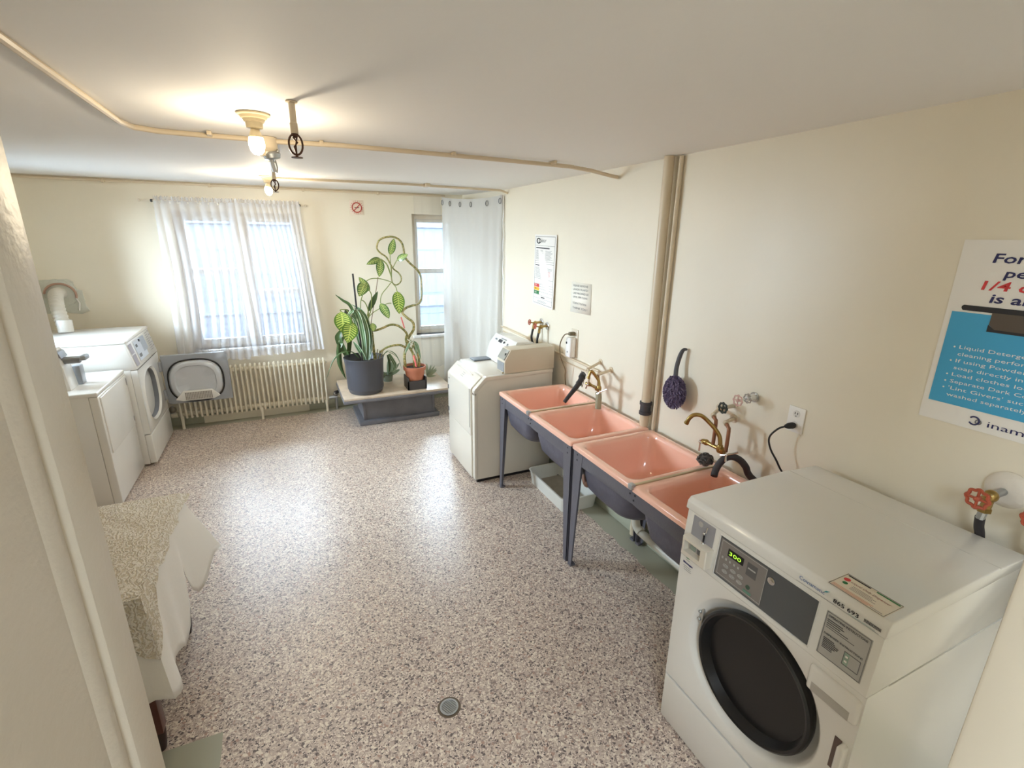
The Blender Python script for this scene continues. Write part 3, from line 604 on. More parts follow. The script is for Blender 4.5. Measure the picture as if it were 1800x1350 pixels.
# ------------------------------------------------------------------ right front-load washer
def front_washer():
    x0, x1, y0, y1, zt = 1.325, 2.076, .527, 1.235, 1.104
    t = thing('front_load_washer', 'large white coin-operated front-load washer in the right foreground with its door glass dark', 'washing machine', ((x0+x1)/2, (y0+y1)/2, 0))
    b = MB(); cy, cz_, R = .872, .572, .272
    # front sheet with a round well, made as a ring loft from the outline to the circle
    n = 64; outl = []; circ = []
    zlo, zhi = .255, .855; yl, yr = y1, y0
    for k in range(n):
        a = 2*PI*k/n; c_, s_ = math.cos(a), math.sin(a)
        dy = (yl-cy) if c_ > 0 else (cy-yr); dz = (zhi-cz_) if s_ > 0 else (cz_-zlo)
        q = min(dy/abs(c_) if abs(c_) > 1e-6 else 9, dz/abs(s_) if abs(s_) > 1e-6 else 9)
        outl.append(Vector((x0, cy+c_*q, cz_+s_*q))); circ.append((c_, s_))
    def cr(r, x, oy=0): return [Vector((x, cy+oy+c_*r, cz_+s_*r)) for c_, s_ in circ]
    b.loft([outl, cr(R, x0, .006), cr(R-.008, x0+.006, .006), cr(R-.03, x0+.04), cr(.222, x0+.046)], white_m)
    for (ya, za) in ((yl, zlo), (yl, zhi), (yr, zlo), (yr, zhi)):  # fill the outline's corners
        pts_ = sorted([p for p in outl], key=lambda p: abs(p.y-ya)+abs(p.z-za))[:2]
        b.add([pts_[0], Vector((x0, ya, za)), pts_[1]], [(0, 1, 2)], white_m)
    b.box(x0+.10, x1, y0, y1, .02, .85, white_m); b.box(x0+.0005, x0+.10, y0, y0+.004, .24, .855, white_m); b.box(x0+.0005, x0+.10, y1-.004, y1, .24, .855, white_m)
    b.build('cabinet', t, ang=50, fixn=True)
    MB().box(x0-.003, x0+.05, y0, y1, .02, .246, white_m, .006).build('lower_panel', t)
    for (x, y) in ((x0+.06, y0+.05), (x0+.06, y1-.05), (x1-.06, y0+.05), (x1-.06, y1-.05)): MB().lathe([(.02, 0), (.02, .01), (.008, .012), (.008, .022)], (x, y, 0), (0, 0, 1), black_m, 12).build('foot', t)
    # console: front slopes back slightly; top is one lid
    b = MB(); b.prism([(x0-.006, .858), (x0+.008, 1.052), (x1-.01, 1.052), (x1-.01, .852), (x0, .852)], 'y', y0+.001, y1-.001, white_m, .004); b.build('console', t)
    b = MB(); b.prism([(x0-.002, 1.056), (x0+.002, 1.088), (x0+.016, zt), (1.89, zt), (1.90, zt-.006), (1.915, zt-.006), (x1, zt-.014), (x1, 1.056)], 'y', y0-.004, y1+.004, white_m, .0045, 3); b.build('top_panel', t)
    # door
    b = MB()
    b.lathe([(.226, .034), (.231, .014), (.228, .002), (.221, -.003), (.213, .0), (.205, .02), (.190, .055), (.180, .075)], (x0+.004, cy, cz_), (1, 0, 0), gasket_m, 64); b.build('door_rim', t, label='black door rim')
    dg = mat('dark_door_glass', (58, 47, 43), .1, coat=1)
    b = MB(); b.lathe([(.186, .062), (.176, .066), (.15, .074), (.10, .082), (.0001, .086)], (x0+.004, cy, cz_), (1, 0, 0), dg, 64); b.build('door_glass', t, label='dark bowl-shaped door glass')
    b = MB(); b.lathe([(.184, .058), (.180, .055), (.178, .062)], (x0+.004, cy, cz_), (1, 0, 0), mat('rim_edge', (60, 58, 60), .15, .6), 64); b.build('rim_edge', t)
    hm = mat('hinge_metal', (190, 186, 178), .3, .4)
    b = MB(); b.box(x0+.018, x0+.03, cy+.232, cy+.252, .60, .68, hm, .004); b.sphere((x0+.014, cy+.243, .625), .007, galv_m); b.sphere((x0+.014, cy+.243, .66), .007, galv_m); b.build('door_hinge', t)
    b = MB(); b.box(x0-.03, x0+.012, .535, .555, .56, .665, white_m, .008, 3); b.box(x0-.003, x0+.004, .555, .575, .55, .665, mat('latch_brown', (96, 78, 70), .4)); b.build('door_handle', t)
    # soap drawer
    b = MB(); b.box(x0-.012, x0+.02, .532, .682, .745, .835, white_m, .012, 4); so = b.build('soap_drawer', t)
    MB().box(x0-.0135, x0-.0115, .552, .664, .752, .782, mat('drawer_recess', (176, 172, 166), .4), .0008).build('drawer_grip', so)
    # coloured panels on the sloping console: x of the slope at height z
    def X(z, d=0): return x0-.006+(z-.858)*.0722-d
    def plate(b, ya, yb, za, zb, m, d): b.add([(X(za, d), ya, za), (X(za, d), yb, za), (X(zb, d), yb, zb), (X(zb, d), ya, zb)], [(0, 1, 2, 3)], m)
    F = Vector((0, -1, 0)); U = Vector((.072, 0, 1)).normalized()
    def fp(y, z, d): return Vector((X(z, d), y, z))
    b = MB()
    fr = [fp(y, z, .002) for y, z in ((1.068, 1.038), (.700, 1.038), (.700, .876), (1.068, .876))]
    b.tube(fr, .0025, white_m, 6, closed=True); plate(b, 1.066, .703, .879, 1.035, dkgrey_m, .001); cp = b.build('control_panel', t, label='dark grey control panel')
    b = MB(); plate(b, 1.062, .872, .886, 1.029, mat('taupe_plate', (128, 122, 118), .4), .0022)
    b.tube([fp(y, z, .0025) for y, z in ((1.055, 1.024), (.874, 1.024), (.874, .892), (1.055, .892))], .001, panelgrey_m, 5, closed=True)
    plate(b, 1.026, .960, .979, 1.008, gasket_m, .003)
    led = mat('green_led', (150, 220, 60), .4, emit=(170, 235, 60), estr=1.3)
    plate(b, .945, .905, .96, 1.008, mat('slot_panel', (92, 90, 90), .4), .003); plate(b, .94, .91, .985, .99, panelgrey_m, .0035)
    for k, y in enumerate((1.035, 1.003, .972)):
        for z in (.937, .915): b.tube([fp(y-.011+.011*math.cos(a)-.0, z+.0055*math.sin(a), .003) for a in [2*PI*i/12 for i in range(12)]], .0012, panelgrey_m, 5, closed=True); b.box(X(z)-.004, X(z)-.0025, y-.018, y-.004, z-.0015, z+.0015, panelgrey_m)
    for k, y in enumerate((1.046, 1.03, 1.013, .995, .978)): b.box(X(.96)-.004, X(.96)-.002, y-.006, y, .958, .966, panelgrey_m)
    b.lathe([(.008, 0), (.008, .002)], fp(.926, .92, .002), (-1, 0, 0), mat('dk_green_btn', (60, 84, 70), .4), 14); b.box(X(.9)-.004, X(.9)-.002, .91, .94, .897, .905, mat('teal_print', (96, 140, 120), .5))
    dp = b.build('display_plate', t)
    b = MB(); b.text('300', fp(1.020, .986, .0038), F, U, .014, led, width=.050); b.build('display_digits', cp, label='green lit digits')
    b = MB(); b.lathe([(.013, 0), (.013, .006), (.008, .008), (.002, .008)], fp(.852, .998, 0), (-1, 0, 0), chrome_m, 20); b.build('key_lock', t, label='chrome key lock')
    # coin plate and coin slide
    b = MB(); plate(b, 1.200, 1.094, .955, 1.044, mat('coin_plate_grey', (160, 160, 166), .35, .3), .001); b.lathe([(.011, 0), (.011, .003), (.004, .004)], fp(1.16, 1.025, .001), (-1, 0, 0), panelgrey_m, 14)
    b.tube([fp(1.128, 1.03, .004), fp(1.128, 1.008, .006), fp(1.140, 1.0, .008)], .0025, chrome_m, 6); b.box(X(.98)-.006, X(.98)-.001, 1.134, 1.138, .965, .995, gasket_m); b.sphere(fp(1.136, 1.0, .006), .006, chrome_m, 10); b.sphere(fp(1.136, .963, .006), .0075, chrome_m, 10, 1, 1.2, .6)
    b.build('coin_plate', t, label='grey coin slot plate')
    b = MB(); ya, yb, za, zb = 1.205, 1.085, .884, .962; xo = x0-.036
    o4 = [(yb, za), (ya, za), (ya, zb), (yb, zb)]; i4 = [(yb+.028, za+.02), (ya-.012, za+.02), (ya-.012, zb-.012), (yb+.028, zb-.012)]
    def q4(l, x, d=0):
        my, mz = (ya+yb)/2, (za+zb)/2
        return [Vector((x, my+(p[0]-my)*(1-d), mz+(p[1]-mz)*(1-d))) for p in l]
    b.loft([q4(o4, x0+.004), q4(o4, xo+.004), q4(o4, xo, .06), q4(i4, xo), q4(i4, xo+.002), q4(i4, x0-.012)], bisque_m, cap1=True); b.box(x0-.017, x0-.011, 1.12, 1.185, .91, .942, panelgrey_m, .002); b.box(x0-.022, x0-.016, 1.122, 1.142, .914, .938, greyink_m, .004); b.box(x0-.022, x0-.016, 1.15, 1.175, .915, .937, mat('slot_green', (140, 150, 136), .4), .004)
    b.build('coin_tray', t)
    # labels
    b = MB(); plate(b, .676, .550, .884, 1.028, panelgrey_m, .001)
    b.tube([fp(y, z, .0018) for y, z in ((.673, 1.025), (.553, 1.025), (.553, .887), (.673, .887))], .0009, greyink_m, 5, closed=True)
    b.text('OPERATING INSTRUCTIONS', fp(.668, 1.012, .002), F, U, .007, ink_m, width=.108, bold=True); b.text('DISPENSER INSTRUCTIONS', fp(.668, .955, .002), F, U, .006, ink_m, width=.108, bold=True)
    for k in range(7): b.box(X(1)-.0028, X(1)-.0018, .668-.03-random.random()*.05, .668, 1.003-k*.0065, 1.0045-k*.0065, ink_m)
    for k in range(7): b.box(X(.92)-.0028, X(.92)-.0018, .668-.03-random.random()*.02, .665, .945-k*.0055, .9465-k*.0055, ink_m)
    b.tube([fp(y, z, .002) for y, z in ((.605, .945), (.562, .945), (.562, .905), (.605, .905))], .0012, greyink_m, 5, closed=True); plate(b, .604, .590, .906, .944, mat('teal_pale', (150, 170, 156), .5), .0018)
    for z in (.915, .93): b.box(X(z)-.003, X(z)-.002, .593, .600, z, z+.006, paper_m)
    b.build('instruction_plate', t, label='grey operating instructions plate')
    b = MB()
    def tp(y, z): return Vector((x0-.0035+(z-1.056)*.125, y, z))
    b.text('Coinamatic', tp(.768, 1.070), F, Uz, .013, mat('logo_blue', (50, 90, 150), .5), width=.078)
    b.prism([(.694, 1.078), (.688, 1.086), (.676, 1.091), (.684, 1.083)], 'x', x0-.002, x0-.0012, mat('logo_teal', (70, 150, 160), .5))
    b.text('865 693', tp(.664, 1.067), F, Uz, .013, ink_m, width=.07, bold=True)
    for k in range(16): b.quad(tp(.580-k*.0027, 1.069), F, Uz, .0017, .010, ink_m)
    b.quad(tp(.775, 1.0605), F, Uz, .235, .0012, greyink_m); b.quad(tp(.62, 1.063), F, Uz, .07, .001, mat('teal_ink', (110, 170, 160), .5))
    b.build('maker_lettering', t, ang=20)
    b = MB()
    b.prism([(1.22, .832), (1.212, .832), (1.176, .822), (1.184, .822)], 'x', x0-.0008, x0-.0004, navy_m) ; b.quad((x0-.001, 1.218, .824), F, Uz, .05, .006, navy_m)
    for k in range(3): b.quad((x0-.001, 1.214-k*.002, .812-k*.008), F, Uz, .038, .002, greyink_m)
    b.text('U', (x0-.001, 1.21, .850), F, Uz, .022, greenink_m, width=.026, bold=True); b.quad((x0-.001, 1.205, .842), F, Uz, .02, .002, greyink_m)
    b.build('front_decals', t, ang=20)
    b = MB(); z = zt+.0006; sx0, sx1, sy0, sy1 = 1.338, 1.433, .546, .697
    b.box(sx0, sx1, sy0, sy1, zt, z, mat('sticker_paper', (224, 214, 196), .45)); z += .0005
    P3 = lambda x, y: Vector((x, y, z)); UX = Vector((1, 0, 0))
    b.tube([P3(sx0+.002, sy0+.002), P3(sx1-.002, sy0+.002), P3(sx1-.002, sy1-.002), P3(sx0+.002, sy1-.002)], .0009, greyink_m, 5, closed=True)
    b.quad(P3(1.422, .69), F, UX, .062, .006, ink_m); b.quad(P3(1.422, .612), F, UX, .06, .006, greenink_m)
    b.text('Liquid Only Dispenser', P3(1.398, .668), F, UX, .010, mat('maroon_ink', (130, 60, 60), .5), width=.105, shear=.15)
    b.lathe([(.009, 0), (.0001, .0003)], P3(1.402, .680), (0, 0, 1), redink_m, 16); b.lathe([(.007, 0), (.005, .0002)], P3(1.382, .674), (0, 0, 1), greenink_m, 12)
    for k in range(4): b.quad(P3(1.386-k*.006, .655), F, UX, .05+.02*random.random(), .0018, greyink_m)
    for k in range(3): b.quad(P3(1.354-k*.005, .690), F, UX, .09+.02*random.random(), .0018, mat('orange_ink', (214, 140, 110), .5))
    b.quad(P3(1.346, .585), F, UX, .03, .002, greyink_m)
    b.build('dispenser_sticker', t, label='liquid detergent sticker on the lid')
    return t
front_washer()

# ------------------------------------------------------------------ laundry sinks
def tub(t, ya, yb, zt=.856, x0=1.485, x1=2.09):
    cx, cy = (x0+x1)/2, (ya+yb)/2; hx, hy = (x1-x0)/2, (yb-ya)/2
    def ring(pts_, z): return [Vector((p[0], p[1], z)) for p in pts_]
    o = lambda d, r, z, ox=0: ring(rrect(cx+ox, cy, hx-d, hy-d, r, 8), z)
    b = MB()
    b.loft([o(0, .012, zt-.028), o(0, .012, zt-.008), o(.003, .014, zt-.002), o(.012, .02, zt), o(.030, .045, zt), o(.036, .055, zt-.001), o(.043, .065, zt-.008), o(.048, .07, zt-.03),
            o(.058, .08, zt-.14), o(.075, .09, zt-.235), o(.10, .10, zt-.268), o(.15, .10, zt-.285), o(.22, .05, zt-.29)], pink_m, cap1=True)
    tb = b.build('tub', t, ang=60)
    b = MB(); b.lathe([(.032, 0), (.028, .003), (.012, .004)], (cx+.05, cy, zt-.289), (0, 0, 1), chrome_m, 18); b.build('drain_strainer', tb)
    b = MB()
    b.loft([o(.022, .03, zt-.03), o(.03, .06, zt-.05), o(.036, .075, zt-.16), o(.05, .10, zt-.25), o(.085, .12, zt-.295), o(.16, .1, zt-.31), o(.24, .04, zt-.312)], under_m, cap1=True)
    b.build('tub_underside', t, label='dark outside of the tub', ang=60)
def sink(label, ya, ym, yb, group):
    t = thing('laundry_sink', label, 'sink', (1.79, (ya+yb)/2, 0), group=group)
    tub(t, ya+.002, ym-.002); tub(t, ym+.002, yb-.002)
    x0 = 1.498
    b = MB(); b.prism([(ya+.008, .83), (yb-.008, .83), (yb-.008, .74), (yb-.10, .738), (ym+.05, .745), (ym, .75), (ym-.05, .745), (ya+.10, .738), (ya+.008, .74)], 'x', x0, x0+.006, slate_m, .001)
    b.box(x0, 2.07, ya+.008, ya+.012, .745, .83, slate_m); b.box(x0, 2.07, yb-.012, yb-.008, .745, .83, slate_m)
    for y in (ya+.05, yb-.05):
        for z in (.80, .765): b.sphere((x0-.002, y, z), .006, ink_m, 8, .5)
    for (y, z) in ((ym-.02, .805), (ym+.02, .80), (ym-.012, .775)): b.sphere((x0-.002, y, z), .006, ink_m, 8, .5)
    b.build('apron', t)
    for yy, sg in ((ya+.006, 1), (yb-.006, -1)):
        for (xx, sx) in ((x0-.002, 1), (2.08, -1)):
            b = MB()
            ys = [yy, yy+sg*.105, yy+sg*.090, yy+sg*.036, yy]; zs = [.83, .83, .72, .012, .012]
            b.prism(list(zip(ys, zs)), 'x', xx, xx+sx*.004, slate_m)
            xs = [xx, xx+sx*.085, xx+sx*.075, xx+sx*.032, xx]
            b.prism(list(zip(xs, zs)), 'y', yy, yy+sg*.004, slate_m)
            b.box(min(xx, xx+sx*.035), max(xx, xx+sx*.035), min(yy, yy+sg*.035), max(yy, yy+sg*.035), 0, .014, slate_m)
            b.build('leg', t)
    b = MB(); b.box(1.482, 2.09, ym-.008, ym+.008, .852, .861, mat('seam_strip', (190, 172, 140), .3, .4), .003)
    b.box(1.474, 1.50, ym-.016, ym+.016, .838, .866, galv_m, .003); b.build('divider_strip', t, label='metal strip and clip between the two tubs')
    return t
A = (2.345, 2.925, 3.465); B = (1.25, 1.757, 2.332)
sink('double pink laundry sink on slate legs next to the bisque washer', A[0], A[1], A[2], None)
sink('double pink laundry sink on slate legs partly behind the front-load washer', B[0], B[1], B[2], None)
# waste pipes under the sinks
pvc = mat('cream_pvc', (206, 200, 184), .35)
b = MB()
b.tube([(1.86, 2.10, .535), (1.88, 2.14, .44), (1.93, 2.21, .34), (1.94, 2.22, .27), (1.945, 2.20, .22), (1.95, 2.12, .205), (1.95, 1.7, .195), (1.95, 1.3, .18)], .027, pvc, 14, smooth=4); b.tube([(1.945, 2.19, .222), (1.947, 2.17, .213)], .031, pvc, 14)
b.build('waste_pipe', label='cream plastic waste pipe under the nearer double sink', cat='pipe')
b = MB(); b.tube([(1.84, 2.63, .535), (1.84, 2.63, .38), (1.85, 2.68, .33), (1.87, 2.74, .36), (1.9, 2.76, .42), (2.0, 2.76, .43), (2.10, 2.76, .43)], .022, mat('rusty_trap', (120, 84, 66), .5, .4), 12, smooth=4); b.lathe([(.03, 0), (.03, .03)], (1.84, 2.63, .40), (0, 0, 1), galv_m, 10)
b.build('waste_pipe', label='rusty trap pipe under the far double sink, above the tray', cat='pipe')
# floor tray
b = MB(); cx, cy = 1.93, 3.15
def rr(dx, dy, z, r=.05): return [Vector((p[0], p[1], z)) for p in rrect(cx, cy, dx, dy, r, 5)]
dirt = mat('tray_dirt', (168, 158, 142), .5, var=.1, vscale=20)
b.box(cx-.135, cx+.135, cy-.275, cy+.275, .0085, .0095, dirt)
b.loft([rr(.150, .29, .0), rr(.165, .305, .118), rr(.172, .312, .12), rr(.172, .312, .125), rr(.160, .30, .125), rr(.146, .286, .008)], mat('white_plastic_tray', (214, 212, 204), .35), cap0=True, cap1=True)
b.build('plastic_tray', label='shallow white plastic tray on the floor under the far double sink', cat='tray')
b = MB(); b.box(1.86, 1.98, 2.92, 3.02, .008, .06, mat('blue_grey_can', (82, 92, 104), .5), .01); b.build('small_container', label='small blue grey container standing in the white tray', cat='container')

# faucets
def faucet(y, label, zb, x, spout, pipes, levers):
    t = thing('wall_faucet', label, 'faucet', (x, y, zb))
    b = MB(); b.tube([(x, y-.062, zb), (x, y+.062, zb)], .011, brass_m, 12); b.lathe([(.012, -.02), (.017, -.012), (.018, .008), (.014, .022)], (x, spout[0].y, zb), (0, 0, 1), brass_m, 14)
    for s_ in (-1, 1): b.sphere((x, y+s_*.055, zb), .017, brass_m, 12, 1, 1.25, 1)
    b.lathe([(.015, 0), (.017, .008), (.012, .02)], (x, y-.06, zb), (-1, -.3, -.2), brass_m, 10); b.lathe([(.013, 0), (.015, .01), (.010, .026)], (x, y+.06, zb), (-.4, 1, 0), brass_m, 10)
    b.build('mixer_body', t)
    b = MB(); b.tube(spout, .0108, brass_m, 12, smooth=5); d = (spout[-1]-spout[-2]).normalized(); b.tube([spout[-1]-d*.004, spout[-1]+d*.006], .013, brass_m, 12); b.build('spout', t)
    for (o, arms) in levers:
        b = MB(); o = Vector(o); near_ = Vector((x, y+(.06 if o.y > y else -.06), zb)); b.tube([near_, o], .007, brass_m, 8); b.sphere(o, .009, chrome_m, 10)
        for a in arms: b.tube([o, o+Vector(a)], [.004, .0055], chrome_m, 8)
        b.build('lever_handle', t)
    for (ya, zt_, wy, wz, m) in pipes:
        b = MB(); b.tube([(x, ya, zb), (x, ya, zt_-.02), (x+.004, ya+.012, zt_-.002), (x+.012, ya+.03, zt_+.006)], .0095, m, 10, smooth=3)
        f_ = cond_m; b.tube([(x+.010, ya+.026, zt_+.006), (x+.02, ya+.045, zt_+.008)], .014, f_, 10); b.tube([(x+.02, ya+.045, zt_+.008), (WX, wy, wz)], .0105, f_, 10); b.lathe([(.024, 0), (.024, .005)], (WX, wy, wz), (-1, 0, 0), f_, 14); b.build('supply_pipe', t)
    return t
faucet(1.718, 'brass wall faucet with a tall curved spout over the nearer double sink', 1.003, 1.98,
       [at(1266, 784, x=1.98), at(1265, 768, x=1.98), at(1257, 754, x=1.965), at(1241, 737, x=1.93), at(1231, 730, x=1.90), at(1220, 729.5, x=1.88), at(1212, 735, x=1.865), at(1207, 743, x=1.86)],
       [(1.727, 1.150, 1.845, 1.155, copper_m), (1.641, 1.138, 1.745, 1.128, copper_m)],
       [(at(1231, 777, x=1.96), ((0, 0, .016), (0, 0, -.052))), (at(1276, 800, x=1.945), ((.03, -.045, .028), (-.01, -.012, -.03), (-.02, .02, -.004)))])
faucet(2.862, 'brass wall faucet with a downturned spout over the far double sink', 1.012, 1.98,
       [at(1053, 682, x=1.98), at(1052.5, 670, x=1.98), at(1047, 661, x=1.96), at(1041.5, 653.5, x=1.93), at(1038, 654, x=1.92), at(1034.5, 664, x=1.91)],
       [(2.925, 1.105, 3.0, 1.148, cond_m), (2.80, 1.092, 2.86, 1.12, copper_m)],
       [(at(1033, 676, x=1.94), ((0, .0, .016), (0, .02, -.035))), (at(1055, 689, x=1.94), ((.02, -.05, .03), (-.01, .02, -.02)))])
MB().tube([(1.985, 2.80, .985), (1.985, 2.79, .95), (1.985, 2.79, .862)], .022, mat('pale_sleeve', (150, 146, 120), .5), 10).build('faucet_sleeve', label='pale grey sleeve hanging below the far faucet', cat='pipe')
# washer discharge hose into the far sink
hp_ = [at(1027, 657, x=1.99), at(1024, 660, x=1.98), at(1021, 668, x=1.955), at(1014, 679, x=1.915), at(1006, 689, x=1.87), at(998, 699, x=1.82), at(992, 707, x=1.79)]
b = MB(); b.tube(hp_, [.021, .025, .021, .019, .017, .015, .014], hose_m, 12, smooth=4)
b.tube([at(1023.5, 662, x=1.975), at(1022.5, 664.5, x=1.968)], .027, black_m, 12); b.tube([at(1018, 673, x=1.94), at(1017, 675, x=1.932)], .0235, black_m, 12)
b.build('drain_hose', label='dark ribbed washer drain hose dipping into the far sink tub', cat='hose')
b = MB(); b.tube([(2.095, 3.2, 1.03), (2.06, 3.14, .99), (2.04, 3.10, .93), (2.035, 3.07, 1.0)], .003, mat('brown_cord', (110, 92, 60)), 6, smooth=4); b.sphere((2.07, 3.16, 1.0), .012, black_m, 8)
b.build('wire_tie', label='thin brown wire tying the drain hose to the wall conduit', cat='wire')
b = MB(); b.tube([at(1255, 837, x=1.90), at(1259, 824, x=1.925), at(1268, 811, x=1.95), at(1277, 804.5, x=1.97), at(1288, 803, x=1.99), at(1301, 809, x=2.02), at(1311, 821, x=2.05), at(1319, 838, x=2.07), Vector((2.10, 1.42, .82)), Vector((2.108, 1.40, .70))], .0175, hose_m, 12, smooth=5)
b.build('drain_hose', label='thick dark hose arching over into the nearer sink tub', cat='hose')
# scrubber on the divider
b = MB(); random.seed(3); cen = Vector((1.985, 1.768, .902)); wm = mat('steel_wool', (92, 88, 84), .5, .3)
for i in range(16):
    pts_ = []
    for k in range(7):
        a = random.uniform(0, 2*PI); z = random.uniform(-1, 1); rr_ = math.sqrt(1-z*z); pts_.append(cen+Vector((math.cos(a)*rr_*.044, math.sin(a)*rr_*.038, z*.032)))
    b.tube(pts_, .0035, wm, 5, smooth=4)
b.sphere(cen, .03, mat('scrub_core', (110, 102, 92), .9), 10, 1.2, 1, .9)
b.build('scouring_pad', label='curly dark steel scouring pad on the strip between the nearer tubs', cat='scrubber')

# ------------------------------------------------------------------ bisque top-load washer
t = thing('top_load_washer', 'bisque coin-operated washer with slanted door front beside the far sink', 'washing machine', (1.7, 3.92, 0))
x0, x1, y0, y1 = 1.318, 2.05, 3.585, 4.262
body = [(x0, .03), (x0, .838), (x0+.004, .846), (x0+.094, .936), (x0+.11, .943), (x1, .955), (x1, .03)]
b = MB(); b.prism([(p[0]+.004 if p[0] < 1.5 else p[0], p[1]-.003 if p[1] > .5 else p[1]) for p in body], 'y', y0+.006, y1-.006, bisque_m, .003); b.box(x0+.03, x1-.02, y0+.02, y1-.02, .0, .03, gasket_m)
b.build('cabinet', t)
b = MB()   # rounded top surround with the slanted shoulder
top = [(x0+.0, .80), (x0, .838), (x0+.006, .85), (x0+.094, .938), (x0+.112, .946), (x1, .958), (x1, .925), (x0+.118, .914), (x0+.03, .835), (x0+.022, .80)]
b.prism(top, 'y', y0, y0+.05, bisque_m, .004, 3); b.prism([(x0+.112, .946), (x1, .958), (x1, .925), (x0+.118, .914)], 'y', y0+.05, y1, bisque_m, .003); b.box(x0, x0+.03, y0, y0+.05, .04, .82, bisque_m, .006, 3)
b.build('top_surround', t)
dm = bisque_m
b = MB(); b.prism([(x0-.014, .43), (x0-.014, .835), (x0-.008, .848), (x0+.078, .933), (x0+.09, .938), (x0+.096, .925), (x0+.01, .83), (x0+.01, .43)], 'y', y0+.055, y1-.004, dm, .004, 3); dr = b.build('loading_door', t)
b = MB(); b.prism([(y1-.07, .924), (y0+.20, .924), (y0+.115, .862), (y0+.105, .84), (y0+.12, .838), (y0+.205, .915), (y1-.07, .915)], 'x', x0+.058, x0+.068, bisque_m, .001)
b.box(x0-.018, x0-.008, y0+.072, y0+.078, .50, .84, panelgrey_m); b.build('door_handle_groove', dr)
MB().box(x0-.010, x0+.01, y0+.055, y1-.004, .035, .424, bisque_m, .004).build('lower_panel', t)
b = MB()
for (y, z) in ((y1-.02, .70), (y1-.02, .48)): b.box(x0-.018, x0-.005, y-.012, y+.012, z-.02, z+.02, dkgrey_m, .003)
b.lathe([(.007, 0), (.007, .004)], (x0-.014, y1-.05, .79), (-1, 0, 0), greyink_m, 10)
for k in range(3): b.tube([(x0+.045-k*.012, 3.98, .9-k*.012), (x0+.045-k*.012, 3.92, .9-k*.012)], .002, greyink_m, 5)
b.build('hinge_and_badge', dr)
b = MB(); b.box(1.515, 1.80, 4.11, 4.235, .948, .962, mat('dispenser_lid', (104, 110, 118), .4), .006); b.build('detergent_lid', t, label='dark grey detergent lid')
# coin meter housing
b = MB(); cm = mat('bisque_metal_box', (206, 196, 176), .4)
hp = [(1.597, .953), (1.597, 1.058), (1.652, 1.152), (2.066, 1.156), (2.066, .957)]
b.prism(hp, 'y', 3.60, 3.76, cm, .003); cmh = b.build('coin_meter', t)
b = MB(); b.box(1.592, 1.598, 3.612, 3.748, .965, 1.045, lightgrey_m, .002)
b.prism([(1.598, 1.068), (1.592, 1.07), (1.642, 1.146), (1.65, 1.142)], 'y', 3.612, 3.748, mat('coin_face', (150, 148, 140), .35, .3)); b.box(1.612, 1.634, 3.628, 3.640, 1.085, 1.12, gasket_m, .002); b.lathe([(.006, 0), (.006, .01)], (1.592, 3.618, .96), (-1, 0, 0), brass_m, 10)
b.build('coin_slot', cmh, label='grey coin slot face')
b = MB(); b.prism([(1.68, .955), (1.73, 1.10), (1.79, 1.175), (1.94, 1.165), (2.05, 1.10), (2.05, .957)], 'y', 3.765, 4.25, white_m, .004); con = b.build('control_console', t)
b = MB()
def cq(u, v):
    return Vector((1.73, 0, 1.10))*(1-v)+Vector((1.79, 0, 1.175))*v+Vector((-.0035, 4.22-u*.42, .002))
for (u, v, wd, h, m) in ((.3, .3, .07, .03, ink_m), (.55, .35, .03, .02, ink_m), (.75, .3, .02, .02, greyink_m), (.1, .4, .04, .015, greyink_m), (.35, .7, .12, .008, greyink_m)):
    a = cq(u, v); b.add([a, a+Vector((0, -wd, 0)), a+Vector((h*.6, -wd, h*.78)), a+Vector((h*.6, 0, h*.78))], [(0, 1, 2, 3)], m)
b.build('control_markings', con)

# ------------------------------------------------------------------ floor drain
t = thing('floor_drain', 'small round metal floor drain grate near the bottom of the photo', 'drain', (.474, 1.658, 0))
dc = Vector((.474, 1.658, 0)); b = MB()
b.lathe([(.042, .001), (.042, .004), (.034, .004), (.034, .0012)], dc, (0, 0, 1), galv_m, 28)
for k in range(-3, 4):
    hh = math.sqrt(max(0, .034**2-(k*.0085)**2)); a = .5; u = Vector((math.cos(a), math.sin(a), 0)); v = Vector((-math.sin(a), math.cos(a), 0))
    b.tube([dc+u*k*.0085-v*hh+Vector((0, 0, .003)), dc+u*k*.0085+v*hh*.92+Vector((0, 0, .003))], .0022, galv_m, 6)
b.build('grate', t)
MB().lathe([(.0001, .0008), (.034, .0008)], dc, (0, 0, 1), mat('drain_dark', (20, 18, 18), .8), 28).build('drain_hole', t)
MB().lathe([(.0001, .0004), (.05, .0005), (.053, .0003)], dc, (0, 0, 1), mat('drain_grime', (96, 82, 66), .7), 28).build('grime_ring', t)

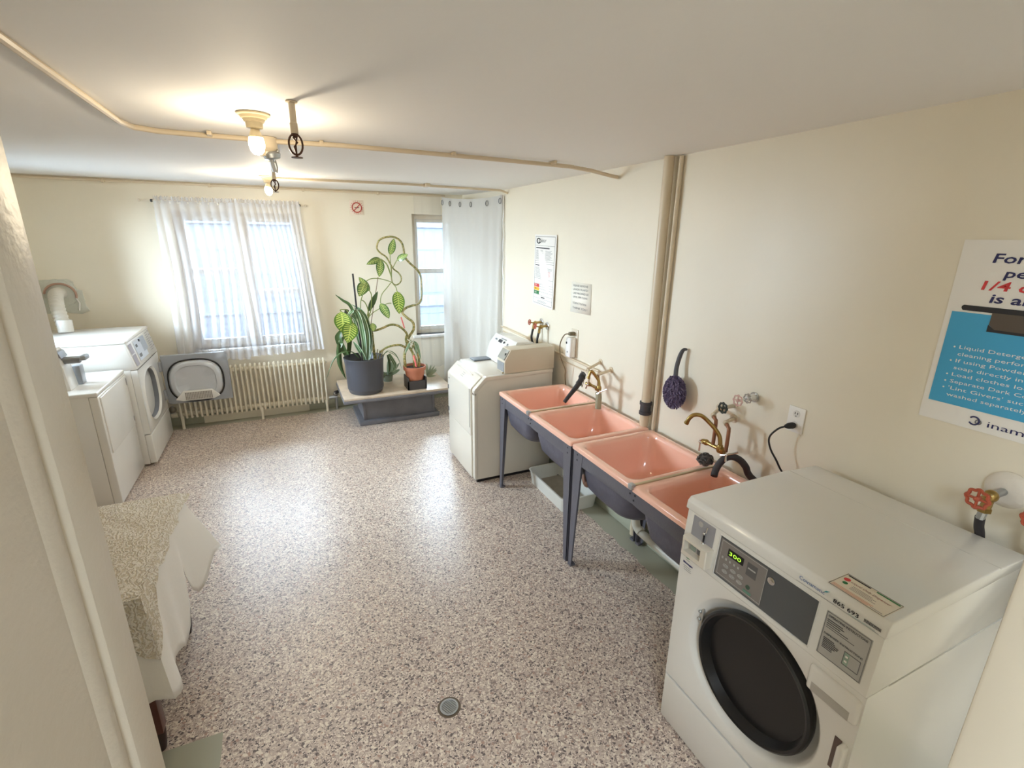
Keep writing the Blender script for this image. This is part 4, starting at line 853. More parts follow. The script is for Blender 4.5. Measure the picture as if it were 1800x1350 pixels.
# ------------------------------------------------------------------ dryers on the left
seam_m = mat('seam_shadow_gap', (120, 120, 118), .6)
def near_dryer():
    x0, xb, y0, y1, zt = -1.322, -2.06, 4.32, 5.03, .93
    t = thing('dryer', 'white front-load dryer with a closed rectangular door, nearest of the two on the left', 'dryer', ((x0+xb)/2, (y0+y1)/2, 0))
    b = MB(); b.box(xb, x0-.056, y0, y1, .02, zt-.03, white_m, .002); b.build('cabinet', t)
    b = MB(); b.box(x0-.055, x0, y0, y1, .025, zt-.034, white_m, .007, 3); fp_ = b.build('front_panel', t)
    b = MB(); b.box(xb, x0+.002, y0-.003, y1+.003, zt-.032, zt, white_m, .010, 3); b.build('top_panel', t)
    b = MB(); b.box(x0-.004, x0+.010, y0+.03, y1-.02, .44, zt-.045, white_m, .006, 3); d = b.build('door', t)
    b = MB(); b.box(x0+.004, x0+.0125, y1-.045, y1-.035, .80, .86, greyink_m); b.box(x0+.004, x0+.0125, y1-.045, y1-.035, .48, .52, greyink_m); b.build('door_hinge', d)
    MB().box(xb+.05, x0-.08, y0+.05, y1-.05, 0, .03, gasket_m).build('base', t)
    # coin meter on the top
    b = MB(); b.prism([(-1.75, zt), (-1.75, 1.22), (-1.56, 1.235), (-1.545, 1.215), (-1.515, 1.10), (-1.50, zt)], 'y', 4.44, 4.60, white_m, .005); m_ = b.build('coin_meter', t)
    b = MB(); b.prism([(-1.555, 1.185), (-1.565, 1.225), (-1.53, 1.215), (-1.515, 1.17)], 'y', 4.46, 4.58, lightgrey_m, .002); b.box(-1.54, -1.40, 4.49, 4.55, 1.150, 1.166, galv_m, .004); b.box(-1.42, -1.385, 4.475, 4.565, 1.142, 1.178, galv_m, .008); b.box(-1.54, -1.43, 4.50, 4.54, 1.12, 1.15, lightgrey_m, .004); b.build('coin_slide', m_, label='silver coin slide')
    b = MB(); b.box(-1.53, -1.478, 4.62, 4.70, zt, 1.075, lightgrey_m, .004)  # block added where there is only a column of grey shading
    b.build('shade_block', t, label='small grey block standing in for shading')
near_dryer()
def far_dryer():
    x0, xb, y0, y1, zt = -1.238, -2.02, 5.07, 5.87, 1.165
    t = thing('dryer', 'taller white dryer by the far wall with its grey door swung open', 'dryer', ((x0+xb)/2, (y0+y1)/2, 0))
    b = MB(); b.box(xb, x0-.05, y0, y1, .02, .905, white_m, .003); b.prism([(xb, .905), (xb, zt-.03), (x0-.055, zt-.03), (x0-.01, .905)], 'y', y0, y1, white_m, .002); b.build('cabinet', t)
    # front with an oval opening: loft outline -> circle
    cy, cz_, ry, rz = 5.42, .60, .245, .225; yl, yr, zl, zh = y1, y0, .31, .90; n = 48; outl = []; cs = []
    for k in range(n):
        a = 2*PI*k/n; c_, s_ = math.cos(a), math.sin(a); q = min(((yl-cy) if c_ > 0 else (cy-yr))/max(abs(c_), 1e-6), ((zh-cz_) if s_ > 0 else (cz_-zl))/max(abs(s_), 1e-6))
        outl.append(Vector((x0, cy+c_*q, cz_+s_*q))); e = 2.6; k2 = (abs(c_)**e+abs(s_)**e)**(-1/e); cs.append((c_*k2, s_*k2))
    R_ = lambda f, x: [Vector((x, cy+c_*ry*f, cz_+s_*rz*f)) for c_, s_ in cs]
    b = MB(); b.loft([outl, R_(1.12, x0), R_(1.08, x0+.006), R_(1.0, x0-.01)], white_m)
    for (ya, za) in ((yl, zl), (yl, zh), (yr, zl), (yr, zh)):
        p_ = sorted(outl, key=lambda p: abs(p.y-ya)+abs(p.z-za))[:2]; b.add([p_[0], Vector((x0, ya, za)), p_[1]], [(0, 1, 2)], white_m)
    b.box(x0-.049, x0-.001, y0, y0+.02, .31, .9, white_m); b.box(x0-.049, x0-.001, y1-.02, y1, .31, .9, white_m)
    b.build('front_panel', t, ang=50, fixn=True)
    dm_ = mat('drum_steel', (96, 102, 112), .3, .8)
    b = MB(); b.loft([R_(1.0, x0-.012), R_(1.02, x0-.06), R_(1.1, x0-.09)], mat('drum_collar', (120, 124, 132), .35)); b.loft([R_(1.1, x0-.09), R_(1.12, x0-.55)], dm_, cap1=True)
    for a in (0.6, 2.7, 4.6): b.tube([Vector((x0-.1, cy+.23*math.cos(a), cz_+.22*math.sin(a))), Vector((x0-.5, cy+.23*math.cos(a), cz_+.22*math.sin(a)))], .02, dm_, 6)
    b.build('drum', t, label='steel drum inside', ang=50)
    b = MB(); b.box(x0-.05, x0+.004, y0, y1, .025, .30, white_m, .008, 3); b.build('lower_panel', t)
    b = MB(); b.box(xb+.05, x0-.08, y0+.05, y1-.05, 0, .03, gasket_m); b.build('base', t)
    b = MB(); b.prism([(x0-.045, zt-.028), (x0+.002, .908), (x0-.05, .908), (x0-.10, zt-.028)], 'y', y0+.002, y1-.002, white_m, .003); cp = b.build('console', t)
    b = MB(); b.box(xb, x0-.038, y0-.004, y1+.004, zt-.03, zt, white_m, .011, 3); b.build('top_panel', t)
    def X(z, d=0): return x0-.045+(zt-.028-z)*(.047/.229)+d
    def plate(b, ya, yb, za, zb, m, d=.003): b.add([(X(za, d), ya, za), (X(za, d), yb, za), (X(zb, d), yb, zb), (X(zb, d), ya, zb)], [(0, 1, 2, 3)], m)
    b = MB()
    plate(b, y0+.03, y0+.13, 1.035, 1.12, mat('lilac_grey', (164, 160, 168), .4)); plate(b, y0+.03, y0+.13, .93, 1.025, mat('lilac_grey', (164, 160, 168)))
    plate(b, y0+.19, y0+.50, .945, 1.12, mat('pale_panel', (205, 212, 222), .4)); plate(b, y0+.22, y0+.28, 1.06, 1.085, dkgrey_m, .004); plate(b, y0+.22, y0+.30, .97, 1.0, greyink_m, .004)
    plate(b, y0+.40, y0+.56, .99, 1.12, mat('mid_panel', (164, 172, 182), .4), .0035); b.lathe([(.012, 0), (.012, .01)], (X(1.1), y0+.37, 1.1), (1, 0, 0), ink_m, 12)
    for k in range(9): plate(b, y0+.62, y0+.72, 1.115-k*.02, 1.12-k*.02, greyink_m)
    for k in range(5): plate(b, y0+.735, y0+.775, 1.115-k*.035, 1.125-k*.035, greyink_m)
    b.build('control_panel', cp, ang=20)
    # open door, seen from its inner side: lies in the plane y = const
    yd = 5.85; d0, d1, e0, e1 = -1.222, -.636, .335, .852
    b = MB(); n = 48; cx, czz, rx, rz2 = (-1.20-.684)/2, .572, .245, .222
    outl = []; cs = []
    for k in range(n):
        a = 2*PI*k/n; c_, s_ = math.cos(a), math.sin(a); q = min(((d1-cx) if c_ > 0 else (cx-d0))/max(abs(c_), 1e-6), ((e1-czz) if s_ > 0 else (czz-e0))/max(abs(s_), 1e-6))
        outl.append((cx+c_*q, czz+s_*q)); e = 2.7; k2 = (abs(c_)**e+abs(s_)**e)**(-1/e); cs.append((c_*k2, s_*k2))
    O_ = lambda y, f=1: [Vector((cx+(p[0]-cx)*f, y, czz+(p[1]-czz)*f)) for p in outl]; E_ = lambda f, y: [Vector((cx+c_*rx*f, y, czz+s_*rz2*f)) for c_, s_ in cs]
    door_grey = mat('door_inner_grey', (158, 162, 168), .35, .2)
    b.loft([O_(yd+.04), O_(yd+.03), O_(yd+.004), O_(yd, .985), E_(1.04, yd)], door_grey, cap0=True)
    for (xa, za) in ((d0, e0), (d0, e1), (d1, e0), (d1, e1)):
        p_ = sorted(outl, key=lambda p: abs(p[0]-xa)+abs(p[1]-za))[:2]; r2 = .012
        for yy in (yd, yd+.04): b.add([(p_[0][0], yy, p_[0][1]), (xa+(r2 if xa < cx else -r2)*.6, yy, za+(r2 if za < czz else -r2)*.6), (p_[1][0], yy, p_[1][1])], [(0, 1, 2)], door_grey)
    dd = b.build('open_door', t, ang=40, label='grey inner face of the open dryer door', fixn=True)
    b = MB(); b.loft([E_(1.045, yd+.001), E_(1.03, yd-.012), E_(.99, yd-.014), E_(.975, yd-.004)], gasket_m); b.loft([E_(.985, yd-.013), E_(.96, yd-.02), E_(.93, yd-.005)], chrome_m); b.build('door_seal', dd)
    lens = mat('door_bowl', (200, 203, 208), .2, .2)
    b = MB(); b.loft([E_(.96, yd-.012), E_(.92, yd-.034), E_(.88, yd-.042), E_(.76, yd-.044), E_(.72, yd-.03), E_(.3, yd-.022)], lens, cap1=True); b.build('door_bowl', dd, ang=50)
    b = MB(); b.prism([(cx-.205, .392), (cx-.13, .478), (cx+.13, .478), (cx+.20, .40), (cx+.14, .372), (cx-.14, .372)], 'y', yd-.06, yd-.03, white_m, .006); b.build('lint_duct', dd, label='white vent block')
    b = MB(); gm_ = mat('grille', (120, 116, 110), .5)
    b.box(cx-.115, cx+.125, yd-.064, yd-.059, .382, .465, mat('grille_back', (196, 190, 182), .5))
    for k in range(17): b.box(cx-.112+k*.0145, cx-.105+k*.0145, yd-.066, yd-.063, .384, .463, gm_)
    for k in range(6): b.box(cx-.114, cx+.124, yd-.067, yd-.064, .388+k*.0145, .392+k*.0145, mat('grille_back', (196, 190, 182)))
    b.build('vent_grille', dd)
    b = MB(); b.box(x0-.002, x0+.02, 5.80, 5.85, .70, .80, lightgrey_m, .004); b.build('door_hinge', t); b = MB(); b.box(x0-.002, x0+.02, 5.80, 5.85, .40, .50, lightgrey_m, .004); b.build('door_hinge', t)
far_dryer()
# vent duct
t = thing('dryer_vent_duct', 'white flexible vent duct rising from the dryers into a plaster patch in the far wall', 'duct', (-1.93, 5.9, 1.17))
b = MB(); path, _ = spline([Vector((-1.86, 5.72, 1.168)), Vector((-1.885, 5.76, 1.27)), Vector((-1.915, 5.83, 1.39)), Vector((-1.94, 5.92, 1.455)), Vector((-1.965, 6.03, 1.48)), Vector((-1.965, YF, 1.48))], [1]*6, 16)
rs_ = [.052+.004*math.cos(i*PI*.5) for i in range(len(path))]
b.tube(path, rs_, mat('white_flex_duct', (216, 212, 202), .5), 18); b.build('flexible_duct', t, ang=80)
MB().lathe([(.056, 0), (.058, .01), (.058, .10), (.055, .11)], (-1.86, 5.72, 1.165), (0, .1, 1), white_m, 20).build('duct_collar', t)
b = MB(); gp = mat('patch_plaster', (204, 204, 192), .7, bump=.6, bscale=14, var=.05)
def blob(cx, cz_, rx, rz, n=26, seed=1):
    random.seed(seed); return [(cx+rx*math.cos(2*PI*k/n)*random.uniform(.88, 1.08), cz_+rz*math.sin(2*PI*k/n)*random.uniform(.88, 1.08)) for k in range(n)]
b.prism([(-2.2, 1.60), (-1.90, 1.61), (-1.855, 1.585), (-1.85, 1.51), (-1.80, 1.50), (-1.795, 1.35), (-1.775, 1.30), (-1.84, 1.27), (-1.95, 1.29), (-2.2, 1.28)], 'y', YF-.008, YF, gp, .002)
b.prism(blob(-1.965, 1.48, .135, .13), 'y', YF-.022, YF-.006, gp, .004); b.build('plaster_patch', t)
b = MB(); b.tube([Vector((-1.965+.12*math.cos(a), YF-.03, 1.46+.11*math.sin(a))) for a in [PI*(.95-.08*i) for i in range(14)]], .010, mat('brown_sealant', (170, 136, 116), .6), 7); b.tube([(-1.86, YF-.03, 1.44), (-1.835, YF-.03, 1.38), (-1.85, YF-.03, 1.31)], .008, white_m, 6); b.build('sealant_ring', t)

# ------------------------------------------------------------------ radiator
rad_m = mat('radiator_enamel', (222, 214, 194), .35)
t = thing('radiator', 'old cream column radiator under the curtained window', 'radiator', (-.42, 6.06, 0))
NS = 32; xs0, xs1 = -1.165, .325; yc = 6.045
me_sec = None
for k in range(NS):
    x = xs0+(xs1-xs0)*k/(NS-1)
    if me_sec is None:
        b = MB()
        loop = [(yc-.045, .16), (yc-.045, .60), (yc-.035, .632), (yc-.012, .645), (yc+.012, .645), (yc+.035, .632), (yc+.045, .60), (yc+.045, .16), (yc+.035, .128), (yc+.012, .115), (yc-.012, .115), (yc-.035, .128)]
        b.tube([Vector((x, p[0], p[1])) for p in loop], .0115, rad_m, 8, closed=True, smooth=3)
        b.tube([(x-.0235, yc, .155), (x+.0235, yc, .155)], .026, rad_m, 12); b.tube([(x-.0235, yc, .60), (x+.0235, yc, .60)], .022, rad_m, 12)
        b.prism([(yc-.02, .645), (yc, .662), (yc+.02, .645)], 'x', x-.006, x+.006, rad_m)
        o = b.build('radiator_section', t); me_sec = o; xb_ = x
    else:
        o = me_sec.copy(); C.objects.link(o); o.parent = t; o.location = (x-xb_, 0, 0)
for x in (-1.16, -.385, .318):
    MB().tube([(x, yc-.03, .14), (x, yc-.045, .06), (x, yc-.048, 0)], [.02, .013, .017], rad_m, 10).build('foot', t)
b = MB(); b.tube([(-1.20, yc, .155), (-1.26, yc, .155)], .03, rad_m, 10); b.tube([(-1.25, yc, .15), (-1.25, yc, .24)], .02, galv_m, 10); b.sphere((-1.24, yc-.01, .22), .038, mat('valve_metal', (150, 145, 136), .35, .7), 12); b.build('supply_valve', t)
b = MB(); b.tube([(.34, yc, .155), (.44, yc, .16)], .022, galv_m, 10); b.tube([(.43, yc, .0), (.43, yc, .22)], .017, galv_m, 10); b.sphere((.43, yc-.01, .20), .034, mat('valve_metal', (150, 145, 136)), 12); b.tube([(.43, yc-.03, .22), (.45, yc-.07, .24)], .02, black_m, 10); b.tube([(.33, yc, .6), (.36, yc, .6)], .008, galv_m, 8); b.build('return_valve', t)
MB().box(-.98, .12, YF-.045, YF-.026, .0, .085, rad_m, .004).build('painted_board', label='low painted board on the floor behind the radiator', cat='board')

# ------------------------------------------------------------------ curtains
sheer('sheer_voile', (232, 232, 236), .44, .05); sheer('thin_voile', (244, 246, 250), .10, .08); sheer('shower_liner', (214, 212, 207), .93, .2)
t = thing('curtain_rod', 'thin pale curtain rod above the radiator window', 'curtain rod', (-.43, 6.07, 2.34))
MB().tube([(-1.17, 6.07, 2.350), (.29, 6.07, 2.345)], .008, trim_m, 8).build('rod', t)
for x, s_ in ((-1.17, -1), (.29, 1)): b = MB(); b.lathe([(.006, 0), (.013, .008), (.013, .02), (.003, .03)], (x, 6.07, 2.348), (s_, 0, 0), trim_m, 12); b.build('finial', t)
for x in (-1.085, .245): b = MB(); b.tube([(x, YF, 2.36), (x, 6.08, 2.352)], .007, ink_m, 6); b.sphere((x, 6.07, 2.348), .014, ink_m, 8); b.build('rod_bracket', t)
def curtain(name, label, xt0, xt1, xb0, xb1, zt, zb0, zb1, y, m, nf, amp, seed, group, nu=90, mid=0):
    random.seed(seed); ph = [random.uniform(0, 6.28) for _ in range(6)]
    def fn(u, v):
        f = v**1.15
        x = (xt0+(xt1-xt0)*u)*(1-f)+(xb0+(xb1-xb0)*u)*f+mid*math.sin(PI*u)*math.sin(PI*v)*.5
        warp = u+.03*math.sin(5*u+ph[1])+.02*math.sin(3*v+ph[2])
        a = amp*(.35+.65*min(1, v*2.2))
        yy = y+a*math.sin(nf*2*PI*warp+ph[0])+a*.45*math.sin(nf*.43*2*PI*u+ph[3]+2*v)+a*.25*math.sin(nf*2.3*PI*u+ph[4])*v
        x += a*.5*math.cos(nf*2*PI*warp+ph[0]+.6)
        z = zt+(zb0+(zb1-zb0)*u-zt)*v+.006*math.sin(nf*2*PI*u)*v
        return Vector((x, min(yy, YF-.065), z))
    b = MB(); b.grid(fn, nu, 26, m)
    o = b.build(name, label=label, cat='curtain', group=group, ang=80)
    return o
sv = MATS['sheer_voile']
o1 = curtain('sheer_curtain', 'left half of the white sheer curtain over the radiator window', -1.068, -.38, -1.10, -.43, 2.352, .765, .705, 6.055, sv, 9, .018, 4, 'sheer curtains of the radiator window', 100, .06)
o2 = curtain('sheer_curtain', 'right half of the white sheer curtain, with denser pleats', -.45, .245, -.44, .35, 2.352, .735, .765, 6.03, sv, 13, .020, 9, 'sheer curtains of the radiator window', 120, .10)
for o, (xa, xb_, yy) in ((o1, (-1.068, -.42, 6.07)), (o2, (-.43, .245, 6.065))):
    random.seed(5); b = MB(); n = 70; zs = 2.356
    def fr(u, v):
        x = xa+(xb_-xa)*u; return Vector((x+.004*math.sin(60*u), yy-.004+.012*math.sin(u*95)+(0 if v < .5 else .004), zs-.016+.05*v+.006*math.sin(u*140)*v))
    b.grid(fr, n*3, 3, sv); b.build('ruffled_header', o, ang=80)
    b = MB(); b.grid(lambda u, v: Vector((xa+(xb_-xa)*u, yy-.012+.004*math.sin(u*140), zs-.012-.02*v)), n*2, 1, MATS['shower_liner']); b.build('rod_pocket', o, ang=80)
# thin voile and opaque shower liner at the right window
curtain('voile_panel', 'thin see-through voile hanging in front of the narrow right window', 1.475, 1.80, 1.50, 1.88, 2.50, .42, .44, 5.995, MATS['thin_voile'], 3, .010, 2, None, 40)
def lpath(u):   # plan of the liner: along the far wall, then slanting to the right wall
    P = [Vector((1.80, 5.93)), Vector((1.86, 5.72)), Vector((1.93, 5.47)), Vector((1.99, 5.22)), Vector((2.06, 4.98)), Vector((2.105, 4.84))]
    k = u*(len(P)-1); i = min(int(k), len(P)-2); f = k-i
    p0, p1, p2, p3 = P[max(i-1, 0)], P[i], P[i+1], P[min(i+2, len(P)-1)]
    return .5*((2*p1)+(p2-p0)*f+(2*p0-5*p1+4*p2-p3)*f*f+(3*p1-p0-3*p2+p3)*f**3)
SL = MATS['shower_liner']
def lf(u, v):
    p = lpath(u); sag = -.035*math.sin(PI*min(1, u*1.0))*(1-v)
    z = (2.462+.03*(1-u)+sag)*(1-v)+.2*v
    off = (.022*math.sin(7*2*PI*u+.5+1.2*v)+.014*math.sin(3*2*PI*u-2*v))*(.15+v)
    return Vector((min(p.x+off*.9-.02*v, WX-.012), p.y+off*.35+.03*v, z))
b = MB(); b.grid(lf, 110, 24, SL); li = b.build('shower_curtain', label='white shower curtain liner with grommets hanging across the right corner', cat='curtain', ang=80)
b = MB()
for u in (.03, .17, .33, .50, .72, .96):
    p = lf(u, .02); q = lf(min(1, u+.02), .02); tn = (q-p).normalized() if (q-p).length > 1e-4 else Vector((.3, -1, 0)).normalized()
    if u > .95: tn = (p-lf(u-.02, .02)).normalized()
    nrm = tn.cross(Vector((0, 0, 1))).normalized(); nrm = nrm if nrm.x < 0 else -nrm; c0 = p+nrm*.012+Vector((0, 0, -.012))
    b.tube([c0+tn*.02*math.cos(a)+Vector((0, 0, .026*math.sin(a))) for a in [2*PI*i/18 for i in range(18)]], .0035, greyink_m, 6, closed=True)
b.build('grommet', li, label='grey metal grommets')
b = MB(); b.grid(lambda u, v: lf(u, .0)+Vector((-.003, -.002, 0))+Vector((0, 0, -.085*v)), 60, 1, SL); b.build('header_band', li, ang=80)
b = MB()
for k in range(26):
    z = 2.45-k*.08; b.tube([(2.112, 4.828+.006*math.sin(k*2.3), z), (2.112, 4.828+.006*math.sin(k*2.3+2.3), z-.08)], .006, white_m, 6)
b.build('liner_edge_cord', li)

# ------------------------------------------------------------------ coffee table with plants
marble = mat('beige_marble', (198, 180, 160), .3, var=.16, vscale=9)
tm = mat('grey_stained_wood', (104, 102, 106), .5, bump=.3, bscale=60, var=.15, vscale=5)
t = thing('coffee_table', 'low table with a beige stone top and dark grey plinth under the plants', 'table', (1.05, 5.64, 0))
MB().box(.45, 1.66, 5.235, 6.03, .340, .366, marble, .004).build('stone_top', t)
MB().box(.442, 1.668, 5.225, 6.04, .305, .340, tm, .010).build('wood_rim', t)
b = MB(); b.box(.66, 1.47, 5.38, 5.90, .05, .306, tm); b.box(.655, .685, 5.372, 5.40, .05, .306, tm, .004); b.box(1.445, 1.475, 5.372, 5.40, .05, .306, tm, .004); b.box(.68, 1.45, 5.376, 5.39, .285, .30, mat('brass_trim', (150, 132, 90), .4, .5)); b.build('plinth', t)
MB().box(.605, 1.52, 5.33, 5.95, 0, .05, tm, .008).build('base_board', t)
# big pot
potm = mat('charcoal_pot', (74, 75, 82), .35); soil = mat('dark_soil', (52, 42, 36), .95, bump=.6, bscale=60)
PB = Vector((.715, 5.46, .366))
t = thing('large_potted_plant', 'large dieffenbachia and strap-leaved plants in a charcoal plastic pot on the low table', 'potted plant', PB)
b = MB(); b.lathe([(.165, 0), (.178, .008), (.192, .05), (.194, .052), (.205, .30), (.212, .385), (.216, .39), (.216, .40), (.206, .40), (.20, .34), (.19, .325)], PB, (0, 0, 1), potm, 48); b.build('pot', t)
MB().lathe([(.0001, .335), (.15, .33), (.198, .325)], PB, (0, 0, 1), soil, 32).build('soil', t)

def leaf_mat(name, dark, light, amt):
    m = bpy.data.materials.new(name); m.use_nodes = True; nt = m.node_tree; N = nt.nodes; K = nt.links; b_ = N['Principled BSDF']
    uv = N.new('ShaderNodeUVMap'); sp = N.new('ShaderNodeSeparateXYZ'); K.new(uv.outputs[0], sp.inputs[0])
    def M(op, a, b2=None, c=None):
        q = N.new('ShaderNodeMath'); q.operation = op
        for i, v in enumerate((a, b2, c)):
            if v is None: continue
            if isinstance(v, (int, float)): q.inputs[i].default_value = v
            else: K.new(v, q.inputs[i])
        return q.outputs[0]
    d = M('ABSOLUTE', M('SUBTRACT', sp.outputs[1], .5)); d2 = M('MULTIPLY', d, 2.0)
    st = M('SINE', M('MULTIPLY', M('SUBTRACT', sp.outputs[0], M('MULTIPLY', d2, .16)), 62.0))
    strp = M('MULTIPLY', M('GREATER_THAN', st, .15), M('LESS_THAN', d2, amt))
    mid = M('LESS_THAN', d2, .07); f = M('MAXIMUM', strp, mid)
    mx = N.new('ShaderNodeMix'); mx.data_type = 'RGBA'; K.new(f, mx.inputs[0]); mx.inputs[6].default_value = L(*dark); mx.inputs[7].default_value = L(*light)
    K.new(mx.outputs[2], b_.inputs['Base Color']); b_.inputs['Roughness'].default_value = .35; b_.inputs['Coat Weight'].default_value = .2
    return m
lm_a = leaf_mat('dieffenbachia_leaf', (66, 104, 46), (190, 205, 124), .72)
lm_b = leaf_mat('bright_dieffenbachia_leaf', (82, 118, 36), (186, 202, 104), .78)
strap_m = leaf_mat('strap_leaf', (84, 112, 80), (190, 202, 172), .0)
def strap_mat():
    m = bpy.data.materials.new('striped_strap_leaf'); m.use_nodes = True; nt = m.node_tree; N = nt.nodes; K = nt.links
    uv = N.new('ShaderNodeUVMap'); sp = N.new('ShaderNodeSeparateXYZ'); K.new(uv.outputs[0], sp.inputs[0])
    r = N.new('ShaderNodeValToRGB'); r.color_ramp.interpolation = 'CONSTANT'; cs = [(0, (196, 206, 180)), (.14, (80, 112, 74)), (.42, (150, 172, 134)), (.58, (84, 116, 78)), (.86, (196, 206, 180))]
    while len(r.color_ramp.elements) < 5: r.color_ramp.elements.new(.5)
    for e, (p, c) in zip(r.color_ramp.elements, cs): e.position = p; e.color = L(*c)
    K.new(sp.outputs[1], r.inputs[0]); K.new(r.outputs[0], N['Principled BSDF'].inputs['Base Color']); N['Principled BSDF'].inputs['Roughness'].default_value = .4
    return m
strap_m = strap_mat(); darkleaf = mat('dark_green_leaf', (66, 88, 48), .45); stem_m = mat('green_stem', (128, 140, 72), .45)
def cane_mat():
    m = bpy.data.materials.new('ringed_cane'); m.use_nodes = True; nt = m.node_tree; N = nt.nodes; K = nt.links
    uv = N.new('ShaderNodeUVMap'); w_ = N.new('ShaderNodeTexNoise'); w_.inputs['Scale'].default_value = 45; w_.inputs['Detail'].default_value = 2
    tc = N.new('ShaderNodeTexCoord'); K.new(tc.outputs['Object'], w_.inputs['Vector'])
    r = N.new('ShaderNodeValToRGB'); r.color_ramp.elements[0].position = .42; r.color_ramp.elements[0].color = L(112, 116, 58); r.color_ramp.elements[1].position = .62; r.color_ramp.elements[1].color = L(182, 162, 108)
    K.new(w_.outputs['Fac'], r.inputs[0]); K.new(r.outputs[0], N['Principled BSDF'].inputs['Base Color']); N['Principled BSDF'].inputs['Roughness'].default_value = .5
    return m
cane_m = cane_mat()
def add_leaf(b, base, tip, width, m, up=Vector((0, -1, .25)), arch=.12, cup=.12, shape=.9, mid=None, nu=12):
    base = Vector(base); tip = Vector(tip); d = tip-base; ln = d.length; ax = d.normalized(); side = ax.cross(up).normalized(); nn = side.cross(ax).normalized()
    c = (base+tip)/2+nn*ln*arch if mid is None else Vector(mid)*2-(base+tip)/2
    def fn(u, v):
        p = base*(1-u)**2+c*2*u*(1-u)+tip*u*u
        wv = width*math.sin(PI*min(1, u**shape))**.75*(.5) if 0 < u < 1 else 0.0005
        s_ = (v-.5)*2
        return p+side*s_*wv+nn*(cup*wv*abs(s_))
    b.grid(fn, nu, 4, m, uv=True)
def leaf(t, base, tip, width, m=None, name='leaf', **kw):
    b = MB(); add_leaf(b, base, tip, width, m or lm_a, **kw); return b.build(name, t, ang=80)
def strap(t, pts_, width, m=None, name='strap_leaf', side=Vector((1, -.35, 0))):
    pts_ = [Vector(p) for p in pts_]; sp_, _ = spline(pts_, [1]*len(pts_), 6); n = len(sp_)-1; side = side.normalized()
    def fn(u, v):
        i = min(int(round(u*n)), n); a = sp_[max(i-1, 0)]; c = sp_[min(i+1, n)]; tn = (c-a).normalized(); sd = (side-tn*side.dot(tn)).normalized()
        wv = width*.5*(min(1, (1-u)*2.2)**.8)*(.6+.4*min(1, u*4)); return sp_[i]+sd*(v-.5)*2*wv+sd.cross(tn)*abs(v-.5)*wv*.8
    b = MB(); b.grid(fn, n, 4, m or strap_m, uv=True); return b.build(name, t, ang=80)
def px(l, y):
    """plant stems drawn in their own plane: (u, v[, depth])"""
    return [at(p[0], p[1], y=(p[2] if len(p) > 2 else y)) for p in l]

# --- large plant
Y1 = 5.44
stake = mat('black_stake', (34, 28, 30), .5)
MB().tube(px([(637, 634, 5.40), (620, 481, 5.44)], 0), .009, stake, 8).build('plant_stake', t, label='black support stake')
MB().tube(px([(648, 640, 5.50), (648, 596, 5.5), (664.5, 487, 5.55)], 0), .004, mat('thin_brown_stake', (120, 96, 66), .5), 6).build('plant_stake', t, label='thin brown support stake')
b = MB(); b.tube(px([(659, 634), (658, 622), (655.5, 600), (654, 586), (648, 572), (640, 558), (630, 545)], 5.5), [.017, .016, .013, .013, .011, .010, .008], cane_m, 10, smooth=4); b.build('cane', t)
random.seed(11)
big = [((600, 548, 5.42), (605, 587, 5.30), .175, lm_b), ((618, 565, 5.36), (610.5, 603, 5.22), .165, lm_b), ((642, 496, 5.52), (631, 521, 5.40), .12, lm_a),
       ((650, 512, 5.5), (630.5, 487, 5.5), .075, lm_a), ((655, 568, 5.40), (656, 583, 5.36), .075, lm_a)]
for (a, c, wd, m) in big: leaf(t, at(a[0], a[1], y=a[2]), at(c[0], c[1], y=c[2]), wd, m, arch=.14)
leaf(t, at(647, 548, y=5.5), at(664, 512, y=5.45), .06, darkleaf, arch=.05); leaf(t, at(613, 545, y=5.6), at(606, 556, y=5.4), .07, mat('grey_green_leaf', (58, 64, 52), .5))  # second leaf in a darker grey-green
b = MB()
for l in ([(600, 548), (598, 545), (603, 544), (612, 548), (625, 580), (640, 620)], [(618, 565), (619, 556), (622, 553), (630, 580), (645, 625)], [(642, 496), (640, 510), (634, 530), (634, 545), (634, 552)], [(650, 512), (653, 520), (652, 545), (648, 560), (648, 600), (650, 625)], [(647, 548), (645, 565), (647, 590), (650, 622)], [(634, 527), (641, 531), (647, 545), (648, 565)]):
    b.tube(px(l, 5.46), .0055, stem_m, 7, smooth=4)
b.build('petioles', t)
straps = [([(641, 632), (640, 600), (632, 560), (622, 545), (612, 555), (603, 575)], .055), ([(643, 632), (645, 600), (640, 565), (630, 548)], .06), ([(645, 632), (650, 600), (645, 565), (634, 545), (618, 535)], .06),
          ([(640, 632), (634, 605), (626, 570), (618, 552)], .05), ([(646, 632), (646, 590), (636, 555), (622, 540)], .055), ([(638, 632), (632, 600), (622, 575), (614, 590), (608, 603)], .045),
          ([(644, 632), (641, 590), (630, 556), (620, 545), (620, 562)], .06), ([(648, 632), (652, 605), (648, 580), (636, 558)], .045), ([(642, 632), (630, 612), (621, 600)], .05),
          ([(640, 632), (636, 590), (624, 558), (609, 556), (604, 566)], .04)]
for i, (l, wd) in enumerate(straps): strap(t, px(l, 5.40+.03*(i % 4)), wd)
strap(t, px([(631, 629), (618, 618), (600, 620), (587, 632), (580, 648), (573, 669)], 5.34), .016, darkleaf)
strap(t, px([(627, 560), (615, 536), (602, 527), (589, 517.5)], 5.4), .035, darkleaf)
strap(t, px([(672, 626), (682, 617), (694, 622), (702, 635), (706, 648)], 5.46), .014, strap_m); strap(t, px([(672, 626), (680, 619), (690, 622), (700, 630)], 5.5), .012)
